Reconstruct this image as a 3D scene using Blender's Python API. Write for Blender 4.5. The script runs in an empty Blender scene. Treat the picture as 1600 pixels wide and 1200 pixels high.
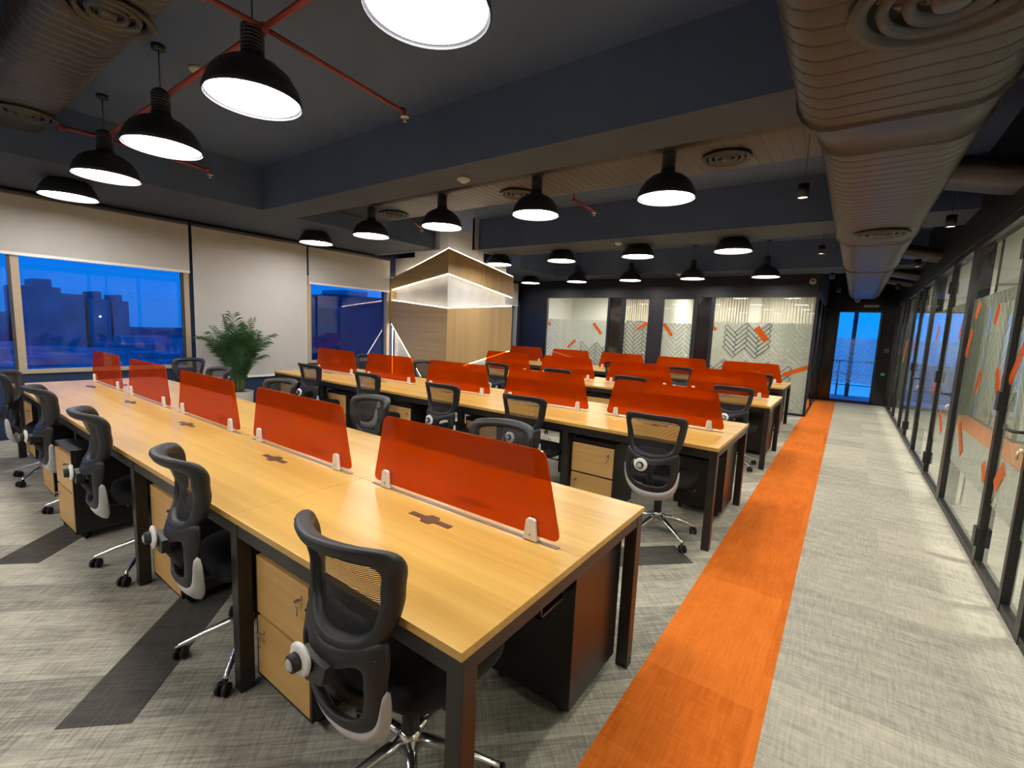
import bpy, bmesh, math, random
from mathutils import Vector, Matrix
PI = math.pi
random.seed(7)
SC = bpy.context.scene
COL = SC.collection

# ------------------------------------------------------------------ camera
CAM = (0.6537, -0.7545, 1.5112); YAW, PITCH, ROLL, FPX = -0.6244, -0.121, 0.0433, 720.25
F = Vector((math.sin(YAW)*math.cos(PITCH), math.cos(YAW)*math.cos(PITCH), math.sin(PITCH)))
R0 = F.cross(Vector((0, 0, 1))).normalized(); U0 = R0.cross(F)
Rv = math.cos(ROLL)*R0 + math.sin(ROLL)*U0
Uv = -math.sin(ROLL)*R0 + math.cos(ROLL)*U0
cd = bpy.data.cameras.new('camera'); cam = bpy.data.objects.new('camera', cd); COL.objects.link(cam)
cam.matrix_world = Matrix(((Rv.x, Uv.x, -F.x, CAM[0]), (Rv.y, Uv.y, -F.y, CAM[1]), (Rv.z, Uv.z, -F.z, CAM[2]), (0, 0, 0, 1)))
cd.sensor_fit = 'HORIZONTAL'; cd.sensor_width = 36.0; cd.lens = 36.0*FPX/1600.0
cd.clip_start = 0.02; cd.clip_end = 2000
SC.camera = cam

# ------------------------------------------------------------------ world: dusk sky
W = bpy.data.worlds.new('dusk_sky'); SC.world = W; W.use_nodes = True
nt = W.node_tree; nt.nodes.clear()
wo = nt.nodes.new('ShaderNodeOutputWorld'); bg = nt.nodes.new('ShaderNodeBackground')
tc = nt.nodes.new('ShaderNodeTexCoord'); sx = nt.nodes.new('ShaderNodeSeparateXYZ')
rp = nt.nodes.new('ShaderNodeValToRGB')
nt.links.new(tc.outputs['Generated'], sx.inputs[0]); nt.links.new(sx.outputs['Z'], rp.inputs[0])
e = rp.color_ramp.elements
e[0].position = 0.0; e[0].color = (0.006, 0.185, 0.60, 1)
e[1].position = 1.0; e[1].color = (0.002, 0.05, 0.28, 1)
x = e.new(0.06); x.color = (0.002, 0.205, 0.70, 1)
x = e.new(0.25); x.color = (0.002, 0.150, 0.66, 1)
nt.links.new(rp.outputs[0], bg.inputs['Color']); bg.inputs['Strength'].default_value = 1.25
nt.links.new(bg.outputs[0], wo.inputs['Surface'])

# ------------------------------------------------------------------ render look
SC.view_settings.view_transform = 'Standard'; SC.view_settings.look = 'None'
SC.view_settings.exposure = 0.55; SC.view_settings.gamma = 1.0
SC.view_settings.use_curve_mapping = False
cy = SC.cycles
cy.use_denoising = True; cy.max_bounces = 8; cy.diffuse_bounces = 4; cy.glossy_bounces = 4
cy.transmission_bounces = 6; cy.transparent_max_bounces = 24
cy.caustics_reflective = False; cy.caustics_refractive = False
cy.sample_clamp_indirect = 6.0; cy.sample_clamp_direct = 0.0
LAMP = 30.0          # radiance of the pendant diffusers
LAMPCOL = (1.0, 0.955, 0.90)

# ------------------------------------------------------------------ materials
def new_mat(name):
    m = bpy.data.materials.new(name); m.use_nodes = True
    n = m.node_tree; b = n.nodes['Principled BSDF']
    return m, n, b
def N(n, t, **kw):
    k = n.nodes.new(t)
    for a, v in kw.items(): setattr(k, a, v)
    return k
def pbr(name, col, rough=0.5, metal=0.0, spec=0.5, noise=0.0, nscale=20.0, bump=0.0, bscale=200.0, coat=0.0):
    m, n, b = new_mat(name)
    b.inputs['Base Color'].default_value = (*col, 1); b.inputs['Roughness'].default_value = rough
    b.inputs['Metallic'].default_value = metal; b.inputs['Specular IOR Level'].default_value = spec
    b.inputs['Coat Weight'].default_value = coat
    t = N(n, 'ShaderNodeTexCoord')
    nz = N(n, 'ShaderNodeTexNoise'); nz.inputs['Scale'].default_value = nscale; nz.inputs['Detail'].default_value = 4
    n.links.new(t.outputs['Object'], nz.inputs['Vector'])
    k = max(noise, 0.03)
    r = N(n, 'ShaderNodeValToRGB')
    r.color_ramp.elements[0].color = (*[c*(1-k) for c in col], 1); r.color_ramp.elements[1].color = (*[min(1, c*(1+k)) for c in col], 1)
    r.color_ramp.elements[0].position = .3; r.color_ramp.elements[1].position = .7
    n.links.new(nz.outputs[0], r.inputs[0]); n.links.new(r.outputs[0], b.inputs['Base Color'])
    if bump > 0:
        bn = N(n, 'ShaderNodeTexNoise'); bn.inputs['Scale'].default_value = bscale
        n.links.new(t.outputs['Object'], bn.inputs['Vector'])
        bu = N(n, 'ShaderNodeBump'); bu.inputs['Strength'].default_value = bump; bu.inputs['Distance'].default_value = .002
        n.links.new(bn.outputs[0], bu.inputs['Height']); n.links.new(bu.outputs[0], b.inputs['Normal'])
    return m
def emit(name, col, s):
    m, n, b = new_mat(name); n.nodes.remove(b)
    em = N(n, 'ShaderNodeEmission'); em.inputs[0].default_value = (*col, 1); em.inputs[1].default_value = s
    n.links.new(em.outputs[0], n.nodes['Material Output'].inputs[0]); return m
def wood(name, c1, c2, axis='X', rough=0.36, scale=1.0, space='Object', spec=.5):
    """laminate with straight grain running along one axis"""
    m, n, b = new_mat(name); b.inputs['Roughness'].default_value = rough; b.inputs['Specular IOR Level'].default_value = spec
    t = N(n, 'ShaderNodeTexCoord'); mp = N(n, 'ShaderNodeMapping')
    s = {'X': (0.9, 26, 26), 'Y': (26, 0.9, 26), 'Z': (26, 26, 0.9)}[axis]
    mp.inputs['Scale'].default_value = tuple(q*scale for q in s)
    n.links.new(t.outputs[space], mp.inputs[0])
    a = N(n, 'ShaderNodeTexNoise'); a.inputs['Scale'].default_value = 1.0; a.inputs['Detail'].default_value = 5; a.inputs['Distortion'].default_value = .25
    n.links.new(mp.outputs[0], a.inputs['Vector'])
    mp2 = N(n, 'ShaderNodeMapping'); mp2.inputs['Scale'].default_value = tuple(q*scale*.22 for q in s)
    n.links.new(t.outputs[space], mp2.inputs[0])
    a2 = N(n, 'ShaderNodeTexNoise'); a2.inputs['Scale'].default_value = 1.0; a2.inputs['Detail'].default_value = 3
    n.links.new(mp2.outputs[0], a2.inputs['Vector'])
    ad = N(n, 'ShaderNodeMath', operation='ADD'); n.links.new(a.outputs[0], ad.inputs[0]); n.links.new(a2.outputs[0], ad.inputs[1])
    r = N(n, 'ShaderNodeValToRGB'); r.color_ramp.elements[0].position = .74; r.color_ramp.elements[1].position = 1.22
    ml = N(n, 'ShaderNodeMath', operation='MULTIPLY'); ml.inputs[1].default_value = 1.0
    n.links.new(ad.outputs[0], ml.inputs[0])
    r.color_ramp.elements[0].position = .40; r.color_ramp.elements[1].position = .62
    ml.inputs[1].default_value = .5
    r.color_ramp.elements[0].color = (*c2, 1); r.color_ramp.elements[1].color = (*c1, 1)
    n.links.new(ml.outputs[0], r.inputs[0]); n.links.new(r.outputs[0], b.inputs['Base Color'])
    return m
def carpet(name, c1, c2, ang=0.0, plank=(1.0, .25), var=.14, rough=.95, streak=1.0):
    """woven carpet planks: tone varies per plank, fine streaks both ways"""
    m, n, b = new_mat(name); b.inputs['Roughness'].default_value = rough; b.inputs['Specular IOR Level'].default_value = .1
    g = N(n, 'ShaderNodeNewGeometry'); mp = N(n, 'ShaderNodeMapping'); mp.inputs['Rotation'].default_value = (0, 0, ang)
    n.links.new(g.outputs['Position'], mp.inputs[0])
    bk = N(n, 'ShaderNodeTexBrick'); bk.offset = .5
    bk.inputs['Color1'].default_value = (0, 0, 0, 1); bk.inputs['Color2'].default_value = (1, 1, 1, 1); bk.inputs['Mortar'].default_value = (.5, .5, .5, 1)
    bk.inputs['Scale'].default_value = 1; bk.inputs['Mortar Size'].default_value = .0; bk.inputs['Brick Width'].default_value = plank[0]; bk.inputs['Row Height'].default_value = plank[1]
    n.links.new(mp.outputs[0], bk.inputs['Vector'])
    def nz(sc, det, rot=0):
        q = N(n, 'ShaderNodeMapping'); q.inputs['Scale'].default_value = sc; q.inputs['Rotation'].default_value = (0, 0, rot)
        n.links.new(mp.outputs[0], q.inputs[0])
        z = N(n, 'ShaderNodeTexNoise'); z.inputs['Scale'].default_value = 1; z.inputs['Detail'].default_value = det
        n.links.new(q.outputs[0], z.inputs['Vector']); return z.outputs[0]
    def mth(op, a, c):
        k = N(n, 'ShaderNodeMath', operation=op)
        for i, v in enumerate((a, c)):
            if isinstance(v, (int, float)): k.inputs[i].default_value = v
            else: n.links.new(v, k.inputs[i])
        return k.outputs[0]
    s1 = nz((7, 95, 1), 3); s2 = nz((95, 8, 1), 3); s3 = nz((3.0, 14, 1), 4); s4 = nz((260, 260, 1), 1)
    s = mth('ADD', mth('ADD', mth('MULTIPLY', s1, .40*streak), mth('MULTIPLY', s2, .32*streak)), mth('ADD', mth('MULTIPLY', s3, .24), mth('MULTIPLY', s4, .22)))
    bw = N(n, 'ShaderNodeRGBToBW'); n.links.new(bk.outputs['Color'], bw.inputs[0])
    s = mth('ADD', s, mth('MULTIPLY', mth('SUBTRACT', bw.outputs[0], .5), var))
    lo = .5*(.40*streak+.32*streak+.46)
    r = N(n, 'ShaderNodeValToRGB'); r.color_ramp.elements[0].position = lo-.13; r.color_ramp.elements[1].position = lo+.15
    r.color_ramp.elements[0].color = (*c2, 1); r.color_ramp.elements[1].color = (*c1, 1)
    n.links.new(s, r.inputs[0]); n.links.new(r.outputs[0], b.inputs['Base Color'])
    bu = N(n, 'ShaderNodeBump'); bu.inputs['Strength'].default_value = .5; bu.inputs['Distance'].default_value = .004
    n.links.new(s, bu.inputs['Height']); n.links.new(bu.outputs[0], b.inputs['Normal'])
    return m
def front_fresnel(n, ior, k):
    fr = N(n, 'ShaderNodeFresnel'); fr.inputs[0].default_value = ior
    g = N(n, 'ShaderNodeNewGeometry'); inv = N(n, 'ShaderNodeMath', operation='SUBTRACT'); inv.inputs[0].default_value = 1
    n.links.new(g.outputs['Backfacing'], inv.inputs[1])
    a = N(n, 'ShaderNodeMath', operation='MULTIPLY'); n.links.new(fr.outputs[0], a.inputs[0]); n.links.new(inv.outputs[0], a.inputs[1])
    b = N(n, 'ShaderNodeMath', operation='MULTIPLY'); b.inputs[1].default_value = k; b.use_clamp = True
    n.links.new(a.outputs[0], b.inputs[0]); return b
def glass(name, tint=(1, 1, 1), refl=1.0):
    m, n, b = new_mat(name); n.nodes.remove(b)
    t = N(n, 'ShaderNodeBsdfTransparent'); t.inputs[0].default_value = (*tint, 1)
    g = N(n, 'ShaderNodeBsdfGlossy'); g.inputs['Roughness'].default_value = .0; g.inputs['Color'].default_value = (.95, .97, 1, 1)
    k = front_fresnel(n, 1.5, refl)
    mx = N(n, 'ShaderNodeMixShader'); n.links.new(k.outputs[0], mx.inputs[0])
    n.links.new(t.outputs[0], mx.inputs[1]); n.links.new(g.outputs[0], mx.inputs[2])
    n.links.new(mx.outputs[0], n.nodes['Material Output'].inputs[0]); return m
def film(name, col, clear=.35, tint=(1, 1, 1), gloss=.06, trans=.5, grough=.05):
    """translucent sheet: diffuse + light through + clear part"""
    m, n, b = new_mat(name); n.nodes.remove(b)
    d = N(n, 'ShaderNodeBsdfDiffuse'); d.inputs[0].default_value = (*col, 1)
    tl = N(n, 'ShaderNodeBsdfTranslucent'); tl.inputs[0].default_value = (*col, 1)
    a = N(n, 'ShaderNodeMixShader'); a.inputs[0].default_value = trans
    n.links.new(d.outputs[0], a.inputs[1]); n.links.new(tl.outputs[0], a.inputs[2])
    t = N(n, 'ShaderNodeBsdfTransparent'); t.inputs[0].default_value = (*tint, 1)
    c = N(n, 'ShaderNodeMixShader'); c.inputs[0].default_value = clear
    n.links.new(a.outputs[0], c.inputs[1]); n.links.new(t.outputs[0], c.inputs[2])
    g = N(n, 'ShaderNodeBsdfGlossy'); g.inputs['Roughness'].default_value = grough
    k = front_fresnel(n, 1.45, gloss*16)
    f = N(n, 'ShaderNodeMixShader'); n.links.new(k.outputs[0], f.inputs[0])
    n.links.new(c.outputs[0], f.inputs[1]); n.links.new(g.outputs[0], f.inputs[2])
    n.links.new(f.outputs[0], n.nodes['Material Output'].inputs[0]); return m
def mesh_fabric(name, col, opac=.55):
    m, n, b = new_mat(name); b.inputs['Base Color'].default_value = (*col, 1); b.inputs['Roughness'].default_value = .8
    t = N(n, 'ShaderNodeTexCoord'); wv = N(n, 'ShaderNodeTexWave', wave_type='BANDS', bands_direction='Z')
    wv.inputs['Scale'].default_value = 55; n.links.new(t.outputs['Object'], wv.inputs['Vector'])
    mt = N(n, 'ShaderNodeMath', operation='GREATER_THAN'); mt.inputs[1].default_value = 1-opac
    n.links.new(wv.outputs['Fac'], mt.inputs[0])
    tr = N(n, 'ShaderNodeBsdfTransparent'); mx = N(n, 'ShaderNodeMixShader')
    n.links.new(mt.outputs[0], mx.inputs[0]); n.links.new(tr.outputs[0], mx.inputs[1]); n.links.new(b.outputs[0], mx.inputs[2])
    n.links.new(mx.outputs[0], n.nodes['Material Output'].inputs[0]); return m

M = {}
M['plaster0'] = pbr('pale_soffit_edge', (.34, .36, .39), .75)
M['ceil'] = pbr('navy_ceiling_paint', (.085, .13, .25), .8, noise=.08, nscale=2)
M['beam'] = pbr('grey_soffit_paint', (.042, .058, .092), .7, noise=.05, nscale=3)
M['header'] = pbr('black_navy_panel', (.008, .010, .018), .45, noise=.1, nscale=2)
M['navy'] = pbr('navy_wall_paint', (.010, .030, .085), .6, noise=.08, nscale=3)
M['blackgloss'] = pbr('black_gloss_panel', (.012, .010, .010), .12, noise=.1, nscale=4)
M['black'] = pbr('black_metal', (.012, .011, .011), .42, noise=.1)
M['carcass'] = pbr('black_carcass', (.014, .012, .012), .30, noise=.1)
M['desk_leg'] = pbr('black_powder_coat', (.016, .014, .013), .38, noise=.1)
M['plastic'] = pbr('charcoal_plastic', (.011, .011, .012), .46, noise=.08, bump=.15, bscale=900)
M['seat'] = pbr('black_seat_fabric', (.010, .010, .011), .9, noise=.15, nscale=80, bump=.3, bscale=500)
M['mesh'] = mesh_fabric('chair_mesh', (.015, .014, .014), .72)
M['grey'] = pbr('light_grey_plastic', (.50, .50, .51), .42)
M['white'] = pbr('white_plastic', (.85, .84, .82), .35)
M['chrome'] = pbr('polished_aluminium', (.80, .79, .77), .22, 1.0)
M['steel'] = pbr('brushed_metal', (.55, .52, .47), .35, 1.0)
M['rubber'] = pbr('caster_black', (.012, .012, .012), .5)
M['top'] = wood('oak_laminate_top', (.69, .435, .118), (.55, .32, .072), 'X', .30, 1.0, 'Generated')
M['top'].node_tree.nodes  # world-space grain is set below
M['front'] = wood('oak_laminate_front', (.70, .425, .155), (.58, .335, .108), 'X', .40, 1.0)
M['wallwoodX'] = wood('oak_panel_level', (.54, .38, .19), (.43, .29, .135), 'X', .45, .6)
M['wallwoodZ'] = wood('oak_panel_upright', (.52, .36, .17), (.42, .28, .125), 'Z', .45, .45)
M['plaster'] = pbr('grey_plaster', (.46, .47, .49), .75, noise=.06, nscale=6)
M['blind'] = pbr('roller_blind_cloth', (.52, .505, .49), .9, noise=.03, nscale=4, bump=.05, bscale=900)
M['blindbar'] = pbr('white_blind_bar', (.85, .84, .84), .4)
M['frame_beige'] = pbr('beige_window_frame', (.46, .37, .27), .5)
M['frame_dark'] = pbr('dark_window_frame', (.05, .045, .05), .5)
M['white_wall'] = pbr('meeting_wall_white', (.72, .70, .65), .7, noise=.03, nscale=2)
M['flute'] = pbr('fluted_panel_beige', (.60, .52, .42), .6, noise=.06, nscale=5)
M['room_ceiling'] = pbr('room_ceiling_white', (.75, .70, .60), .8)
M['duct'] = pbr('brown_grey_duct_paint', (.050, .044, .041), .42, .25, noise=.08, nscale=3)
M['duct2'] = pbr('grey_duct_paint', (.070, .070, .078), .40, .35, noise=.08, nscale=3)
M['pipe'] = pbr('red_sprinkler_paint', (.30, .045, .04), .5)
M['channel'] = pbr('brown_channel', (.30, .235, .17), .4)
M['brass'] = pbr('sprinkler_brass', (.75, .66, .5), .3, .8)
M['lampshade'] = pbr('black_lamp_shade', (.020, .022, .028), .40)
M['lamp'] = emit('lamp_diffuser', LAMPCOL, LAMP)
M['led'] = emit('led_strip', (1.0, .86, .64), 26)
M['led2'] = emit('led_strip_soft', (1.0, .84, .62), 9)
M['down'] = emit('downlight_lens', (1.0, .93, .8), 5)
M['roomlamp'] = emit('room_light_panel', (1.0, .93, .82), 27)
M['roomlamp2'] = emit('glass_room_light', (1.0, .94, .82), 85)
M['pane'] = glass('window_glass', (.50, .72, .83), 1.6)
M['part_glass'] = glass('partition_glass', (.93, .97, .95), 1.3)
M['frost'] = film('frosted_film', (.70, .69, .65), .18, gloss=.03)
M['frost_r'] = film('frosted_film_corridor', (.56, .58, .50), .22, gloss=.03)
M['frost_line'] = film('frosted_film_bright', (.80, .78, .66), .2, gloss=.0)
M['ofilm'] = film('orange_film', (.85, .22, .03), .15, (1, .4, .1), .02)
M['dline'] = pbr('dark_film_line', (.07, .065, .06), .6)
M['acrylic'] = film('orange_acrylic', (.57, .088, .0), .50, (.90, .30, .0), .03, .40, .03)
M['orange_carpet'] = carpet('orange_carpet', (.80, .215, .030), (.58, .125, .013), PI/2, (.5, .5), .12, streak=.7)
M['carpet'] = carpet('grey_plank_carpet', (.56, .53, .435), (.215, .205, .18), -PI/4, (1.0, .25), .17)
M['carpet_aisle'] = carpet('grey_aisle_carpet', (.64, .60, .49), (.30, .29, .25), 0, (1.0, .5), .09, streak=.8)
M['carpet_dark'] = carpet('dark_plank_carpet', (.115, .108, .095), (.065, .060, .055), -PI/4, (1.0, .25), .02)
M['room_floor'] = pbr('room_floor_grey', (.30, .29, .27), .5, noise=.08, nscale=3)
M['leaf'] = pbr('palm_leaf_green', (.040, .115, .035), .5, noise=.35, nscale=6)
M['stem'] = pbr('palm_stem', (.11, .15, .045), .6, noise=.2)
M['pot'] = pbr('pale_grey_pot', (.42, .38, .34), .6)
M['soil'] = pbr('soil', (.03, .022, .015), .95)
M['flap'] = pbr('brown_cable_flap', (.10, .065, .045), .35)
M['city'] = pbr('hazy_dusk_concrete', (.36, .42, .46), .9, noise=.2, nscale=.1)  # distance haze painted in as a paler, bluer wall colour
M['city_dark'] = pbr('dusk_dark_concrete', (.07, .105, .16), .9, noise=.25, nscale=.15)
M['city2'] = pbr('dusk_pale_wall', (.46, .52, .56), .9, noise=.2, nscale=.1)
M['ground'] = pbr('dusk_ground', (.12, .18, .22), .95, noise=.5, nscale=.03)
M['tree'] = pbr('dusk_tree', (.02, .06, .06), .95, noise=.4, nscale=.2)
M['sign_blue'] = emit('blue_sign_light', (.05, .25, 1.0), 6)
M['cityspark'] = emit('street_lamp_light', (1.0, .85, .7), 30)
M['green'] = emit('green_button', (.02, .35, .12), .6)
M['label_grey'] = pbr('sign_plate_grey', (.36, .29, .25), .5)
M['lens'] = pbr('camera_lens_black', (.01, .01, .01), .1)

# grain of the desk tops runs in world space along the desks
def world_grain(m):
    n = m.node_tree
    g = n.nodes.new('ShaderNodeNewGeometry')
    for k in [k for k in n.nodes if k.type == 'MAPPING']:
        for l in list(k.inputs[0].links): n.links.remove(l)
        n.links.new(g.outputs['Position'], k.inputs[0])
world_grain(M['top'])

# ------------------------------------------------------------------ mesh builder
class MB:
    def __init__(s): s.v = []; s.f = []; s.sm = []
    def add(s, vs, fs, smooth=False):
        o = len(s.v); s.v += [tuple(p) for p in vs]
        for f in fs: s.f.append(tuple(i+o for i in f)); s.sm.append(smooth)
        return s
    def box(s, x0, x1, y0, y1, z0, z1, mat=None):
        vs = [(x0, y0, z0), (x1, y0, z0), (x1, y1, z0), (x0, y1, z0), (x0, y0, z1), (x1, y0, z1), (x1, y1, z1), (x0, y1, z1)]
        if mat is not None: vs = [mat @ Vector(p) for p in vs]
        return s.add(vs, [(0, 3, 2, 1), (4, 5, 6, 7), (0, 1, 5, 4), (1, 2, 6, 5), (2, 3, 7, 6), (3, 0, 4, 7)])
    def prism(s, pts, axis, a, b, smooth=False):
        """2-D outline pts extruded along axis from a to b"""
        def P(p, c):
            return {'x': (c, p[0], p[1]), 'y': (p[0], c, p[1]), 'z': (p[0], p[1], c)}[axis]
        n = len(pts); vs = [P(p, a) for p in pts] + [P(p, b) for p in pts]
        s.add(vs, [(i, (i+1) % n, n+(i+1) % n, n+i) for i in range(n)], smooth)
        s.add(vs, [tuple(range(n))[::-1], tuple(range(n, 2*n))]); return s
    def tube(s, path, r, n=10, cap=True, smooth=True):
        path = [Vector(p) for p in path]; rs = r if isinstance(r, (list, tuple)) else [r]*len(path)
        rings = []; prev = None
        for i, p in enumerate(path):
            d = (path[min(i+1, len(path)-1)] - path[max(i-1, 0)]).normalized()
            if prev is None:
                a = d.orthogonal().normalized()
            else:
                a = (prev - d*prev.dot(d)); a = a.normalized() if a.length > 1e-6 else d.orthogonal().normalized()
            prev = a; b = d.cross(a)
            rings.append([p + (a*math.cos(2*PI*k/n) + b*math.sin(2*PI*k/n))*rs[i] for k in range(n)])
        vs = [q for rr in rings for q in rr]; fs = []
        for i in range(len(rings)-1):
            for k in range(n): fs.append((i*n+k, i*n+(k+1) % n, (i+1)*n+(k+1) % n, (i+1)*n+k))
        s.add(vs, fs, smooth)
        if cap: s.add(vs, [tuple(range(n))[::-1], tuple(range((len(rings)-1)*n, len(rings)*n))])
        return s
    def lathe(s, prof, n=24, c=(0, 0, 0), axis='z', smooth=True):
        vs = []; fs = []
        for (r, h) in prof:
            for k in range(n):
                a = 2*PI*k/n; p = (r*math.cos(a), r*math.sin(a), h)
                if axis == 'y': p = (p[0], p[2], p[1])
                if axis == 'x': p = (p[2], p[0], p[1])
                vs.append((p[0]+c[0], p[1]+c[1], p[2]+c[2]))
        for i in range(len(prof)-1):
            for k in range(n): fs.append((i*n+k, i*n+(k+1) % n, (i+1)*n+(k+1) % n, (i+1)*n+k))
        return s.add(vs, fs, smooth)
    def xform(s, m): s.v = [tuple(m @ Vector(p)) for p in s.v]; return s
    def build(s, name, mat, parent=None, bevel=0.0, fix=True):
        me = bpy.data.meshes.new(name); me.from_pydata(s.v, [], s.f)
        mats = mat if isinstance(mat, (list, tuple)) else [mat]
        for q in mats: me.materials.append(q)
        me.polygons.foreach_set('use_smooth', s.sm)
        if fix:
            bm = bmesh.new(); bm.from_mesh(me)
            bmesh.ops.remove_doubles(bm, verts=bm.verts, dist=1e-5)
            if bevel > 0:
                ed = [q for q in bm.edges if len(q.link_faces) == 2 and q.calc_face_angle(0) > .6]
                if ed: bmesh.ops.bevel(bm, geom=ed, offset=bevel, segments=2, affect='EDGES', profile=.6, clamp_overlap=True)
            bmesh.ops.recalc_face_normals(bm, faces=bm.faces)
            bm.to_mesh(me); bm.free()
        me.update()
        o = bpy.data.objects.new(name, me); COL.objects.link(o)
        if parent is not None: o.parent = parent
        return o
def tag(o, label=None, cat=None, group=None, kind=None):
    if label: o['label'] = label
    if cat: o['category'] = cat
    if group: o['group'] = group
    if kind: o['kind'] = kind
    return o
def thing(name, label, cat, loc=(0, 0, 0), rz=0.0, group=None):
    o = bpy.data.objects.new(name, None); COL.objects.link(o); o.empty_display_size = .1
    o.location = loc; o.rotation_euler = (0, 0, rz)
    return tag(o, label, cat, group)
def struct(name, mb, m, bevel=0.0, parent=None):
    return tag(mb.build(name, m, parent, bevel), kind='structure')
def dup(o, loc, rz, label, parent=None):
    r = o.copy(); COL.objects.link(r); r.location = loc; r.rotation_euler = (0, 0, rz); r['label'] = label
    for c in list(o.children):
        q = c.copy(); COL.objects.link(q); q.parent = r
        for g in list(c.children):
            w = g.copy(); COL.objects.link(w); w.parent = q
    return r
def smooth_mesh(o, lev=1):
    """bake a subdivision into the mesh so copies share it"""
    m = o.modifiers.new('s', 'SUBSURF'); m.levels = lev; m.render_levels = lev
    dg = bpy.context.evaluated_depsgraph_get(); dg.update()
    me = bpy.data.meshes.new_from_object(o.evaluated_get(dg))
    o.modifiers.clear(); o.data = me
    for p in me.polygons: p.use_smooth = True
    return o

# ================================================================== SETTING
WX, GX, FY, BY, CZ, SZ = -6.945, 1.533, 10.07, 13.57, 3.30, 2.80
YB = -4.6
RX0, RX1 = 0.045, 0.538
struct('floor', MB().box(WX-.2, RX0, YB, FY, -.12, 0), M['carpet'])
struct('floor', MB().box(RX1, 5.2, YB, BY+.1, -.12, 0), M['carpet_aisle'])
struct('floor', MB().box(WX-.2, RX0-.001, FY, BY+.1, -.12, 0), M['room_floor'])
tag(MB().box(RX0, RX1, YB, BY+.1, -.12, .002).build('carpet_runner', M['orange_carpet']),
    'long bright orange carpet strip running down the aisle to the far door', 'carpet')
def plank(cx, cy, a, L, w):
    d = Vector((math.cos(a), math.sin(a))); n = Vector((-d.y, d.x)); c = Vector((cx, cy)); 
    return [tuple(c), tuple(c+d*L), tuple(c+d*L+n*w), tuple(c+n*w)]
for i, (cx, cy, a, L, w) in enumerate([(-1.34, -.30, PI*.75, 1.02, .25), (-3.105, -.28, -PI*.25, -1.0, -.25), (-.03, 2.36, PI*1.25, 1.0, -.25),  # third plank: dark carpet and the shadow on it, both in its colour
                                      (-3.9, 1.75, PI*.75, 1.0, .25), (-.5, 5.2, PI*.75, 1.0, .25), (-5.9, -1.6, PI*.75, 1.0, .25)]):
    struct('floor', MB().prism(plank(cx, cy, a, L, w), 'z', -.004, .0022), M['carpet_dark'])

# ceiling slab, beams, window soffit
struct('ceiling', MB().box(WX-.2, GX+.15, YB, BY+.1, CZ, CZ+.15), M['ceil'])
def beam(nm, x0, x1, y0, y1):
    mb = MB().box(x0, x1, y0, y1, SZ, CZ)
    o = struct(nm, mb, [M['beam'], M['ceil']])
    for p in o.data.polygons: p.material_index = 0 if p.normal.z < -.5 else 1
    return o
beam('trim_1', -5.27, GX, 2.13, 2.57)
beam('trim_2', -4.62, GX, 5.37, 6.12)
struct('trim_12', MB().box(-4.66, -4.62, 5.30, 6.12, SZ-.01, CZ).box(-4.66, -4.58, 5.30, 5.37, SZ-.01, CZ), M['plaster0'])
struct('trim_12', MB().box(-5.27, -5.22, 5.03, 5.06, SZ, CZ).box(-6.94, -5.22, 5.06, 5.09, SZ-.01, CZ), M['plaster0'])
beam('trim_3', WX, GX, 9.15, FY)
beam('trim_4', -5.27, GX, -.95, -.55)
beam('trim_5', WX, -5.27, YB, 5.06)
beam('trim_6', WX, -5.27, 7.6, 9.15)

# window wall: piers, lintel, base
wl = MB()
wl.box(WX-.25, WX, YB, FY, 0, .75).box(WX-.25, WX, YB, FY, 2.25, CZ)
wl.box(WX-.25, WX, 1.90, 3.66, .75, 2.25).box(WX-.25, WX, 5.42, 7.62, .75, 2.25).box(WX-.25, WX, 9.88, BY+.1, 0, CZ).box(WX-.25, WX, YB, -2.2, .75, 2.25)
struct('wall_left', wl, M['navy'])
def window(nm, y0, y1, mull):
    fr = MB()
    z0, z1 = .75, 2.25
    fr.box(WX-.10, WX+.02, y0, y1, z0, z0+.045).box(WX-.10, WX, y0, y1, z1-.05, z1)
    for (a, b) in [(y0, y0+.07), (y1-.07, y1)]+mull: fr.box(WX-.10, WX+.01, a, b, z0, z1)
    o = struct(nm, fr, M['frame_beige'])
    struct('window_pane', MB().box(WX-.07, WX-.062, y0+.01, y1-.01, z0+.01, z1-.01), M['pane'], parent=o)
    return o
window('window_1', -2.2, 1.90, [(.18, .25)])
window('window_2', 3.66, 5.42, [])
window('window_3', 7.62, 9.88, [])
d = MB().box(WX-.02, WX+.015, 1.80, 1.835, .795, 2.1).box(WX-.02, WX+.015, .155, .182, .795, 2.1)
struct('trim_7', d, M['frame_dark'])

# roller blinds
def blind(y0, y1, zb, label):
    t = thing('roller_blind', label, 'blind', (WX+.035, (y0+y1)/2, zb))
    h = (y1-y0)/2
    MB().box(-.003, .003, -h, h, .03, SZ-zb-.05).build('blind_cloth', M['blind'], t)
    MB().box(-.010, .010, -h, h, 0, .034).build('bottom_bar', M['blindbar'], t, .003)
    MB().tube([(0, -h, SZ-zb-.045), (0, h, SZ-zb-.045)], .028, 12).build('roller_tube', M['frame_dark'], t)
    return t
blind(-1.9, 1.905, 2.075, 'pale grey roller blind half lowered over the big left window')
blind(1.945, 3.64, .56, 'pale grey roller blind pulled almost to the floor behind the potted palm')
blind(3.675, 5.40, 2.11, 'pale grey roller blind half lowered beside the lit wood column')
blind(7.64, 9.86, 2.11, 'pale grey roller blind half lowered at far end of window wall')

# walls closing the room behind the camera and the end walls
struct('wall_back', MB().box(WX-.2, 5.2, YB-.15, YB, 0, CZ), M['white_wall'])
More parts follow.
